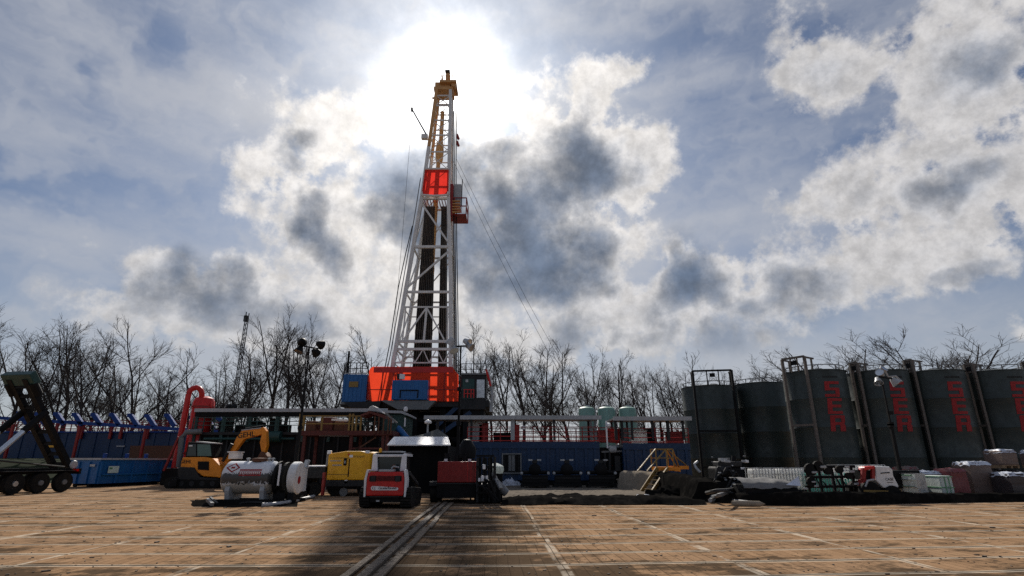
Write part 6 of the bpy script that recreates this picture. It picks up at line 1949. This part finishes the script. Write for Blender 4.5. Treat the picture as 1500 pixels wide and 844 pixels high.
# ------------------------------------------------------------------ big dark green tanks on the right
LETTERS = {
    'S': [(0, 1, .0, .18), (0, .30, .18, .41), (0, 1, .41, .59), (.70, 1, .59, .82), (0, 1, .82, 1)],
    'E': [(0, .30, 0, 1), (.30, 1, 0, .18), (.30, .92, .41, .59), (.30, 1, .82, 1)],
    'R': [(0, .30, 0, 1), (.30, 1, 0, .18), (.72, 1, .18, .45), (.30, .94, .43, .60), (.62, 1, .60, 1)],
}
def big_tank(cx, cy, r, h, label, letters=None, frame=None, name='storage_tank'):
    """upright tank with rolled rings, roof rail, ladder frame (start angle, width) and stacked red letters"""
    t = thing(name, label, 'tank', (cx, cy, 0), 0, 'row of dark green tanks')
    seams = [k * h / 4 for k in range(1, 4)]
    prof = [(r, .05)]
    for s in seams:
        prof += [(r, s - .03), (r + .012, s), (r, s + .03)]
    prof += [(r, h - .06), (r + .04, h - .05), (r + .04, h), (r * .5, h + .16), (.02, h + .22)]
    MB().lathe(prof, (0, 0, 0), 48).build('shell', M['tankgreen'], t, smooth=35)
    rl = MB()
    n = 20
    for k in range(n):
        a = 2 * math.pi * k / n
        p = Vector((math.cos(a) * (r - .12), math.sin(a) * (r - .12), h))
        if k % 2 == 0:
            rl.beam(p, p + Vector((0, 0, .32)), .05)
        b = 2 * math.pi * (k + 1) / n
        rl.beam(p + Vector((0, 0, .32)), Vector((math.cos(b) * (r - .12), math.sin(b) * (r - .12), h + .32)), .05)
    rl.build('roof_rail', M['grey'], t)
    MB().lathe([(.3, 0), (.3, .25), (.0, .3)], (r * .3, r * .2, h + .12), 14).build('roof_hatch', M['darkgrey'], t)
    if letters:
        a_mid, width, z_top, lh = letters
        for li, ch in enumerate('SER'):
            z1 = z_top - li * (lh + .09)
            mb_ = MB()
            for (u0, u1, v0, v1) in LETTERS[ch]:
                nn = 6
                vs, fs = [], []
                for dz_, rr in ((0, r + .004), (1, r + .02)):
                    for j in (0, 1):
                        for i in range(nn + 1):
                            u = u0 + (u1 - u0) * i / nn
                            v = v0 if j == 0 else v1
                            sl = (.5 - v) * .10
                            a = a_mid + (u - .5 + sl) * width / r
                            vs.append((math.cos(a) * rr, math.sin(a) * rr, z1 - v * lh))
                m_ = nn + 1
                for i in range(nn):
                    fs += [(i, i + 1, m_ + i + 1, m_ + i), (2 * m_ + i, 2 * m_ + i + 1, 3 * m_ + i + 1, 3 * m_ + i),
                           (i, i + 1, 2 * m_ + i + 1, 2 * m_ + i), (m_ + i, m_ + i + 1, 3 * m_ + i + 1, 3 * m_ + i)]
                fs += [(0, m_, 3 * m_, 2 * m_), (nn, m_ + nn, 3 * m_ + nn, 2 * m_ + nn)]
                mb_.add(vs, fs)
            mb_.build('letter', M['letterred'], t)
        small = MB()
        for k in range(8):
            a = a_mid + (k / 7 - .5) * width * .95 / r
            small.box((math.cos(a) * (r + .008), math.sin(a) * (r + .008), z_top + .3), (.012, .1, .11), rz=a)
        small.build('small_lettering', M['letterblack'], t)
    if frame:
        a0, wd_, hh, mt = frame
        dv = Vector((math.cos(a0), math.sin(a0), 0))
        sd_ = Vector((-dv.y, dv.x, 0))
        for s in (-1, 1):
            p = dv * (r + .32) + sd_ * s * wd_ / 2
            MB().beam(p, p + Vector((0, 0, h + hh)), .16).build('frame_post', M[mt], t)
            MB().beam(dv * (r + .0) + sd_ * s * wd_ / 2 + Vector((0, 0, h + hh - .05)) - dv * .8, p + Vector((0, 0, h + hh - .05)), .1).build('frame_rail', M[mt], t)
            MB().beam(dv * (r - .5) + sd_ * s * wd_ / 2 + Vector((0, 0, h)), dv * (r - .5) + sd_ * s * wd_ / 2 + Vector((0, 0, h + hh)), .1).build('frame_rail', M[mt], t)
        for z in (h + hh, h * .52, h * .04 + .9):
            MB().beam(dv * (r + .32) + sd_ * -wd_ / 2 + Vector((0, 0, z)), dv * (r + .32) + sd_ * wd_ / 2 + Vector((0, 0, z)), .13).build('frame_rung', M[mt], t)
        for q in (.36, .66):
            p = dv * (r + .3) + sd_ * (q - .5) * wd_
            MB().beam(p + Vector((0, 0, h - .1)), p + Vector((0, 0, h + hh)), .07).build('cage_bar', M[mt], t)
        MB().b3(-.2, .2, -.02, .02, 0, .3).moved(Matrix.Translation(dv * (r + .33) + Vector((0, 0, h + hh - .5))) @ Matrix.Rotation(a0 + math.pi / 2, 4, 'Z')).build('cage_plate', M['black'], t)
    return t
def tank_at(px, py_top, Y, r, h, *a, **k):
    p = at(px, py_top, Y)
    return big_tank(p.x, Y, r, h, *a, **k)
front = -math.pi / 2
HT = H(541, 36.2)
tank_at(1037, 564, 45.0, 2.12, H(565, 43.5), 'plain dark green tank nearest the rig, with a square cage over its top',
        None, (front - .18, 2.9, 1.05, 'black'))
tank_at(1112, 560, 45.5, 2.1, H(560.5, 44), 'plain dark green tank without a cage, second from the rig')
tank_at(1190, 541, 38.0, 1.98, HT, 'dark green tank with red letters and a tall cage frame on its left side',
        (front + .0, .95, HT - .82, 1.0), (front - .98, 1.55, .85, 'framegrey'))
tank_at(1281, 541, 38.0, 1.9, HT, 'dark green red-lettered tank right behind the bent-arm light tower',
        (front + .0, .95, HT - .82, 1.0), (front - 1.12, .5, .55, 'framegrey'))
tank_at(1361, 541, 38.0, 1.9, HT, 'dark green red-lettered tank behind the tall brown-grey wrapped pallet',
        (front + .0, .95, HT - .82, 1.0), (front - 1.15, .5, .75, 'framegrey'))
tank_at(1448, 541, 38.0, 1.9, HT, 'dark green red-lettered tank at the right edge of the photo',
        (front + .0, .95, HT - .82, 1.0), (front - 1.18, .5, .5, 'framegrey'))
tank_at(1533, 541, 38.0, 1.9, HT, 'dark green tank cut off by the right edge of the photo',
        None, (front - 1.2, .5, .65, 'framegrey'))

# ------------------------------------------------------------------ totes
def tote(px, Y, label, z=.0, mat='paleplastic', w=1.15, group='caged plastic totes'):
    x = X_(px, 690, Y)
    t = thing('caged_tote', label, 'tote', (x, Y, z), rnd.uniform(-.05, .05), group)
    MB().b3(-w / 2 + .05, w / 2 - .05, .05, .95, .17, 1.08).build('tank_body', M[mat], t, bevel=.07)
    for yy in (.0, .5, 1.0):
        MB().b3(-w / 2, w / 2, yy - .05, yy + .05, 0, .14).build('pallet_board', M['darkgrey'], t)
    cg = MB()
    n = 8
    for k in range(n + 1):
        X = -w / 2 + w * k / n
        for Y2 in (0, 1.0):
            cg.beam((X, Y2, .14), (X, Y2, 1.12), .03)
            cg.beam((X, 0, 1.12), (X, 1.0, 1.12), .018) if Y2 == 0 else None
    for z2 in (.2, .55, .85, 1.12):
        for Y2 in (0, 1.0):
            cg.beam((-w / 2, Y2, z2), (w / 2, Y2, z2), .025)
        for X in (-w / 2, w / 2):
            cg.beam((X, 0, z2), (X, 1, z2), .025)
    cg.build('cage', M['galv'], t)
    MB().lathe([(.11, 0), (.11, .07), (0, .08)], (0, .5, 1.08), 12).build('cap', M['black'], t)
    return t
tote(1121, 27.4, 'caged white tote left of two, behind the grey-covered black box', .22)
tote(1160, 27.4, 'caged white tote right of two, behind the grey-covered black box', .22)
tote(1189, 28.9, 'caged white tote in the back between the white pair and the teal pair', .2)
tote(1207, 26.6, 'pale teal tote left of two, behind a dark pipe frame', .05, 'tealplastic', 1.05)
tote(1238, 26.6, 'pale teal tote right of two, behind a dark pipe frame', .05, 'tealplastic', 1.05)
tote(1244, 29.5, 'caged white tote left of two behind the red and white tractor', .35)
tote(1281, 29.5, 'caged white tote right of two behind the red and white tractor', .35)
# pipe manifold in front of the teal totes
mf = thing('pipe_manifold', 'dark pipe frame with wheels and valves standing in front of the teal totes', 'pipe frame', (X_(1212, 735, 25), 25.0, 0))
for py in (684, 699, 713):
    wb(MB().tube((X_(1180, py, 25.2), 25.2, max(.1, H(py, 25.2))), (X_(1252, py, 25.2), 25.2, max(.1, H(py, 25.2)) + .02), .06, n=8), 'pipe', 'black', mf)
for px in (1184, 1202, 1221, 1234, 1250):
    wb(MB().beam((X_(px, 700, 25.2), 25.25, 0), (X_(px, 700, 25.2), 25.25, H(682, 25)), .09), 'frame_post', 'black', mf)
for px, py, r in ((1187, 688, .26), (1198, 683, .22), (1212, 690, .16), (1229, 688, .16), (1188, 706, .2), (1243, 697, .14)):
    wb(MB().lathe([(r * .6, -.07), (r, -.07), (r, .07), (r * .6, .07)], at(px, py, 25.0), 16, 'Y'), 'hand_wheel', 'rubber', mf)
for px, py, s in ((1193, 692, .14), (1196, 712, .12), (1180, 716, .12), (1192, 706, .1), (1206, 684, .16), (1248, 691, .14), (1255, 709, .14), (1241, 684, .12)):
    wb(MB().box(at(px, py, 24.9), (s * 1.6, .08, s * .6), .2), 'pale_fitting', 'lightgrey', mf, bevel=.015)
for k in range(5):
    a = at(1195 + 10 * k, 700 + (k % 3) * 5, 24.9)
    b = at(1203 + 10 * k, 715, 24.8)
    wb(MB().beam(a, b, .05), 'strut', 'black', mf)
# black box under a grey tarp
bb = thing('covered_box', 'long black box with a crumpled grey cover and pale flap', 'box', (X_(1132, 738, 23.6), 23.6, 0))
xa, xb = X_(1093, 720, 23.6), X_(1170, 720, 23.6)
zt = H(711, 23.6)
wb(MB().b3(xa, xb, 23.6, 25.0, .0, zt), 'box', 'black', bb, bevel=.04)
for k in range(6):
    wb(MB().b3(xa + .2 + k * .34, xa + .45 + k * .34, 23.56, 23.596, H(724.5, 23.6), H(723, 23.6)), 'white_mark', 'grey', bb)
import mathutils
vs, fs = [], []
nx_, ny_ = 26, 10
for j in range(ny_ + 1):
    for i in range(nx_ + 1):
        u, v = i / nx_, j / ny_
        x = xa - .1 + (xb - xa + .05) * u
        y = 23.5 + 1.55 * v
        n_ = mathutils.noise.fractal(Vector((x * 1.6, y * 1.6, 5)), 1.0, 2.0, 4)
        zz = zt + .03 + .24 * math.sin(min(1, v * 1.6) * math.pi / 2) * (1 - .3 * u) + n_ * .07
        if v == 0:
            zz = zt - .12 - .08 * n_
        vs.append((x, y, zz))
for j in range(ny_):
    for i in range(nx_):
        a = j * (nx_ + 1) + i
        fs.append((a, a + 1, a + nx_ + 2, a + nx_ + 1))
wb(MB().add(vs, fs), 'cover', 'drabcover', bb, smooth=60)
wb(MB().add([(xb - .55, 23.45, zt + .02), (xb + .05, 23.45, zt - .02), (xb + .08, 23.6, zt + .36), (xb - .1, 23.7, zt + .2)], [(0, 1, 2, 3)]), 'pale_flap', 'film', bb)

# ------------------------------------------------------------------ dark pump engine group left of it
eg = thing('engine_skid', 'black engine skid with gauges and pale fittings in front of the plain tanks', 'engine', (X_(1068, 735, 26.5), 26.5, 0))
wb(MB().b3(X_(1040, 720, 26.5), X_(1098, 720, 26.5), 26.5, 28.3, .1, H(705, 26.5)), 'base', 'black', eg, bevel=.05)
wb(MB().b3(X_(1049, 690, 26.8), X_(1090, 690, 26.8), 26.8, 28, H(705, 26.5), H(684, 26.8)), 'engine', 'black', eg, bevel=.1)
wb(MB().b3(X_(1055, 670, 26.6), X_(1068, 670, 26.6), 26.6, 26.9, H(675, 26.6), H(671, 26.6)), 'pale_panel', 'lightgrey', eg)
wb(MB().b3(X_(1053, 680, 26.65), X_(1088, 680, 26.65), 26.7, 27.5, H(684, 26.6), H(676, 26.6)), 'radiator', 'darkgrey', eg, bevel=.05)
wb(MB().tube(at(1074, 684, 27), at(1075, 668, 27), .1, n=10), 'exhaust', 'black', eg)
wb(MB().lathe([(.05, -.35), (.22, -.3), (.22, .3), (.05, .35)], at(1060, 690, 26.6), 14, 'X'), 'air_tank', 'darkgrey', eg, smooth=40)
for k in range(26):
    px, py = rnd.uniform(1042, 1096), rnd.uniform(668, 716)
    s = rnd.uniform(.05, .11)
    wb(MB().box(at(px, py, rnd.uniform(26.2, 26.45)), (s * rnd.uniform(.8, 2.4), .06, s), rnd.uniform(-.4, .4)), 'fitting', rnd.choice(['grey', 'lightgrey', 'galv', 'galv', 'cleanwhite']), eg, bevel=.012)
for k in range(7):
    a = at(rnd.uniform(1042, 1090), rnd.uniform(684, 705), 26.35)
    b = a + Vector((rnd.uniform(-.6, .6), -.1, rnd.uniform(-.6, .1)))
    mid = (a + b) / 2 + Vector((0, -.1, .22))
    wb(MB().path([a, (a + mid) / 2 + Vector((0, 0, .06)), mid, b], .04, 6), 'cable', 'darkgrey', eg)
wb(MB().path([at(1022, 676, 27.5), at(1017, 680, 27.4), at(1020, 686, 27.3), at(1026, 692, 27.2)], .06, 6), 'pale_hose', 'lightgrey', eg)
# hoses on the ground there
hose([G(1038, 729, .1), G(1052, 726, .35), G(1066, 722, .4), G(1080, 727, .25), G(1092, 731, .12)], .08, 'grey', 'hose', 'grey hose arching over the ground before the engine skid')
hose([G(1040, 733, .12), G(1056, 730, .12), G(1075, 734, .1), G(1090, 736, .1), G(1104, 737, .08)], .085, 'lightgrey', 'hose', 'pale hose lying flat on the ground before the engine skid')
hose([G(1035, 722, .5), G(1050, 719, .62), G(1064, 718, .55), G(1078, 716, .5)], .07, 'darkgrey', 'hose', 'dark hose looped highest beside the engine skid')
hose([G(1036, 726, .2), G(1058, 724, .2), G(1084, 722, .3), G(1098, 727, .12)], .075, 'black', 'hose', 'black hose tangled between the two grey hoses')
tag(MB().lathe([(.0, -.6), (.09, -.58), (.11, -.3), (.10, .4), (0, .6)], (0, 0, 0), 12, 'X').moved(Matrix.Translation(G(1096, 738, .15)) @ Matrix.Rotation(-.25, 4, 'Z')).build('sandbag', M['sand'], smooth=50),
    'limp sandy-grey tube bag on the ground at the foot of the covered box', 'sandbag')

# ------------------------------------------------------------------ red and white tractor
RT = 24.6
rt = thing('tractor', 'compact tractor with red cab frame and pale sloping hood, among the totes', 'tractor', (X_(1292, 730, RT), RT, 0))
q = lambda px, py: (X_(px, py, RT), H(py, RT))
wb(MB().prism([q(1282, 683), q(1303, 683.5), q(1308, 688), q(1309, 697), q(1317, 712), q(1316, 715), q(1295, 715), q(1284, 705), q(1283.5, 690)], RT, RT + 1.1), 'hood', 'white', rt, bevel=.05)
wb(MB().prism([q(1289.5, 694), q(1303, 693), q(1303, 691.5), q(1290, 692.5)], RT - .02, RT - .003), 'vent_slot', 'black', rt)
text_mesh('CASE', .15, M['letterblack'], 'lettering', rt, Matrix.Translation(Vector((X_(1302.5, 702.3, RT) - rt.location.x, -.006, H(702.3, RT)))) @ FACE_CAM, shear=.15)
wb(MB().b3(X_(1299, 706, RT), X_(1308, 706, RT), RT - .012, RT - .003, H(707, RT), H(706.2, RT)), 'lettering_line', 'letterblack', rt)
for (a, b, w) in ((q(1266, 703), q(1267, 686), .16), (q(1280.5, 703), q(1280.5, 683), .14)):
    wb(MB().beam((a[0], RT + .1, a[1]), (b[0], RT + .1, b[1]), w), 'cab_post', 'darkred', rt, bevel=.02)
wb(MB().prism([q(1265, 689), q(1267, 684), q(1276, 683), q(1282, 682.5), q(1282, 687), q(1267, 689.5)], RT, RT + .45), 'cab_roof', 'red', rt, bevel=.03)
wb(MB().b3(X_(1267, 695, RT), X_(1280, 695, RT), RT + .15, RT + .9, H(703, RT), H(689, RT)), 'cab_inside', 'black', rt)
wb(MB().prism([q(1264, 712), q(1265, 703), q(1270, 702), q(1268, 712)], RT + .02, RT + .4), 'cab_side', 'darkred', rt)
wb(MB().path([(q(1266, 713)[0], RT - .05, q(1266, 713)[1]), (q(1270, 704)[0], RT - .05, q(1270, 704)[1]), (q(1279, 702.5)[0], RT - .05, q(1279, 702.5)[1])], .045, 6), 'fender_edge', 'lightgrey', rt)
for px, r in ((1276, .42), (1308, .34)):
    for Y in (RT + .05, RT + .95):
        wb(MB().lathe([(r * .5, -.12), (r, -.12), (r, .12), (r * .5, .12)], (X_(px, 725, RT), Y, r), 20, 'Y'), 'wheel', 'rubber', rt)
wb(MB().b3(X_(1266, 717, RT), X_(1314, 717, RT), RT + .2, RT + .9, .3, H(713, RT)), 'chassis', 'black', rt)
wb(MB().beam((X_(1262, 720, RT), RT - .2, H(719, RT)), (X_(1296, 720, RT), RT - .2, H(720, RT)), .09), 'front_bar', 'dullyellow', rt)

# ------------------------------------------------------------------ wrapped pallets and bags
def pallet(px0, px1, py0, Y, mat, label, top='film', depth=1.1, z=0.0, name='wrapped_pallet', rz=0.0, py_b=None):
    import mathutils
    xa, xb = X_(px0, 705, Y + depth), X_(px1, 705, Y)
    zt = H(py0, Y) - z
    t = thing(name, label, 'pallet', ((xa + xb) / 2, Y, z), rz, 'wrapped pallets right of the tractor')
    w = xb - xa
    for s in (-.42, 0, .42):
        MB().b3(s * w - .05, s * w + .05, 0.02, depth - .02, 0, .10).build('pallet_runner', M['palletwood'], t)
    MB().b3(-w / 2 + .01, w / 2 - .01, 0, depth, .103, .14).build('pallet_deck', M['palletwood'], t)
    nx, nz = 16, 14
    sd = rnd.uniform(0, 99)
    vs, fs = [], []
    ring = []
    for i in range(nx):
        ring.append((-w / 2 + w * i / nx, 0))
    for i in range(8):
        ring.append((w / 2, depth * i / 8))
    for i in range(nx):
        ring.append((w / 2 - w * i / nx, depth))
    for i in range(8):
        ring.append((-w / 2, depth - depth * i / 8))
    m_ = len(ring)
    layers = max(3, int(zt / .17))
    for j in range(nz + 1):
        zz = .145 + (zt - .145 - .06) * j / nz
        lay = abs(math.sin(math.pi * layers * j / nz)) ** .5
        for (x, y) in ring:
            n_ = mathutils.noise.fractal(Vector((x * 1.5 + sd, y * 1.5, zz * 1.5)), 1.0, 2.0, 3)
            k = 1 + n_ * .035 - .035 * (1 - lay) - (.05 if j == nz else 0)
            vs.append((x * k, depth / 2 + (y - depth / 2) * k, zz))
    for j in range(nz):
        for i in range(m_):
            fs.append((j * m_ + i, j * m_ + (i + 1) % m_, (j + 1) * m_ + (i + 1) % m_, (j + 1) * m_ + i))
    fs.append(tuple(range(nz * m_, (nz + 1) * m_)))
    MB().add(vs, fs).build('sack_stack', M[mat], t, smooth=50)
    vs, fs = [], []
    a, b = 18, 10
    for j in range(b + 1):
        for i in range(a + 1):
            x, y = -w / 2 * 1.02 + w * 1.04 * i / a, -.03 + (depth + .06) * j / b
            n_ = mathutils.noise.fractal(Vector((x * 3 + sd, y * 3, 1)), 1.0, 2.0, 4)
            e = min(i, a - i, j, b - j)
            vs.append((x, y, zt - .05 + n_ * .07 + (.03 if e > 0 else -.10 - abs(n_) * .1)))
    for j in range(b):
        for i in range(a):
            q_ = j * (a + 1) + i
            fs.append((q_, q_ + 1, q_ + a + 2, q_ + a + 1))
    MB().add(vs, fs).build('film_cover', M[top], t, smooth=60)
    return t
pallet(1312, 1386, 690, 27.6, 'wrapgrey', 'low pallet under pale blue-white film behind the white boxed totes')
pallet(1310, 1350, 683, 30.5, 'wrapred', 'small reddish pallet at the back beneath the light tower', 'wrapgrey')
pallet(1370, 1419, 686, 27.0, 'wrapred', 'dark red sack pallet between the white boxed totes and the tall pallet', 'wrapred')
pallet(1399, 1457, 676, 27.6, 'wrapgrey', 'tall brown-grey sack pallet right of the dark red one')
pallet(1452, 1507, 692, 26.4, 'wrapdark', 'low dark pallet in the front row at the right edge')
pallet(1508, 1562, 692, 26.4, 'wrapdark', 'low dark pallet cut by the right edge of the photo')
stk = pallet(1450, 1500, 658, 28.4, 'wrapgrey', 'brown-grey pallet with ragged film on top, stacked high at the right edge', z=1.32)
pallet(1503, 1552, 659, 28.4, 'wrapgrey', 'high stacked brown-grey pallet cut by the right edge of the photo', z=1.32)
pallet(1450, 1500, 689.5, 28.4, 'wrapdark', 'dark pallet carrying the high ragged-topped pallet', 'wrapdark')
pallet(1503, 1552, 689.5, 28.4, 'wrapdark', 'dark pallet carrying the high pallet cut by the right edge', 'wrapdark')
def boxed(px0, px1, py0, Y, label, ncol):
    xa, xb = X_(px0, 712, Y + 1.1), X_(px1, 712, Y)
    w = xb - xa
    zt = H(py0, Y)
    t = thing('boxed_tote', label, 'tote', ((xa + xb) / 2, Y, 0), rnd.uniform(-.04, .04), 'white boxed totes with green straps')
    MB().b3(-w / 2, w / 2, 0, 1.1, .12, zt).build('bag_box', M['whitebag'], t, bevel=.06)
    for s in (-.4, .4):
        MB().b3(s * w - .06, s * w + .06, 0, 1.1, 0, .115).build('foot', M['palletwood'], t)
    for z in (.16, zt * .52, zt - .04):
        MB().b3(-w / 2 - .015, w / 2 + .015, -.016, 1.116, z - .018, z + .018).build('strap', M['greenedge'], t)
    for k in range(1, ncol):
        x = -w / 2 + w * k / ncol
        MB().b3(x - .022, x + .022, -.022, -.017, .13, zt - .02).build('corner_strap', M['greenedge'], t)
    return t
boxed(1314, 1340, 695, 26.2, 'white boxed tote with green straps close beside the tractor hood', 1)
boxed(1354, 1397, 697, 25.9, 'widest white boxed tote with green straps, in front of the dark red pallet', 3)
tote(1346, 25.9, 'bent empty white cage squeezed between the two white boxed totes', 0, 'whitebag', .42)
# black containment edge along the front
berm([(1036, 25.6, .30), (1100, 23.6, .42), (1170, 23.2, .5), (1240, 23.6, .5), (1320, 24.4, .42), (1400, 25.0, .36), (1500, 25.6, .32), (1580, 26.0, .30)],
     'long low black liner kerb along the front of the totes and pallets', 'blackliner', 31, .7, 'containment_kerb')

# ------------------------------------------------------------------ far radio antenna mast
AY = 130.0
am = thing('antenna_mast', 'thin lattice radio mast rising above the trees on the left', 'antenna mast', (X_(349, 530, AY), AY, 0))
x = X_(352, 530, AY)
zt = H(466, AY)
for k in range(3):
    a = 2 * math.pi * k / 3
    wb(MB().beam((x + .55 * math.cos(a), AY + .55 * math.sin(a), 0), (x + .42 * math.cos(a), AY + .42 * math.sin(a), zt), .16), 'mast_leg', 'grey', am)
z = 10.0
lat = MB()
while z < zt - 1:
    for k in range(3):
        a, b = 2 * math.pi * k / 3, 2 * math.pi * (k + 1) / 3
        lat.beam((x + .5 * math.cos(a), AY + .5 * math.sin(a), z), (x + .5 * math.cos(b), AY + .5 * math.sin(b), z + 1.2), .08)
    z += 1.2
wb(lat, 'lattice', 'grey', am)
wb(MB().tube((x - .3, AY, zt - .5), (x - .3, AY, H(457, AY)), .12, n=6), 'whip_antenna', 'darkgrey', am)
xr_ = X_(364.5, 462, AY)
wb(MB().tube((xr_, AY, H(470, AY)), (xr_, AY, H(459, AY)), .14, n=6), 'panel_antenna', 'grey', am)
wb(MB().beam((x, AY, zt - .6), (xr_, AY, H(469, AY)), .12), 'side_arm', 'grey', am)
wb(MB().box((x - .2, AY, H(467, AY)), (.8, .8, 1.5)), 'equipment_box', 'darkgrey', am)

# ------------------------------------------------------------------ raised board strip across the mats
def u_line(Y, u=-1.95):
    return u - .033 * Y
rs = thing('board_strip', 'double line of raised worn boards running towards the red machine', 'board strip', (u_line(9), 9, 0))
Y = 6.6
while Y < 22.6:
    L_ = rnd.uniform(1.9, 2.5)
    for s, w in ((-.28, .13), (.28, .13)):
        jx = rnd.uniform(-.03, .03)
        MBx = MB()
        a, b = Vector((u_line(Y) + s + jx, Y, .03)), Vector((u_line(Y + L_) + s + jx + rnd.uniform(-.02, .02), Y + L_ - .05, .03))
        MBx.beam(a, b, w, .04)
        wb(MBx, 'board', M['board'] if 'board' in M else 'palletwood', rs, bevel=.006)
    a, b = Vector((u_line(Y) + .02, Y + .02, .035)), Vector((u_line(Y + L_) + .02, Y + L_ - .03, .035))
    wb(MB().beam(a, b, .16, .07), 'middle_board', M['boarddark'] if 'boarddark' in M else 'palletwood', rs, bevel=.01)
    Y += L_
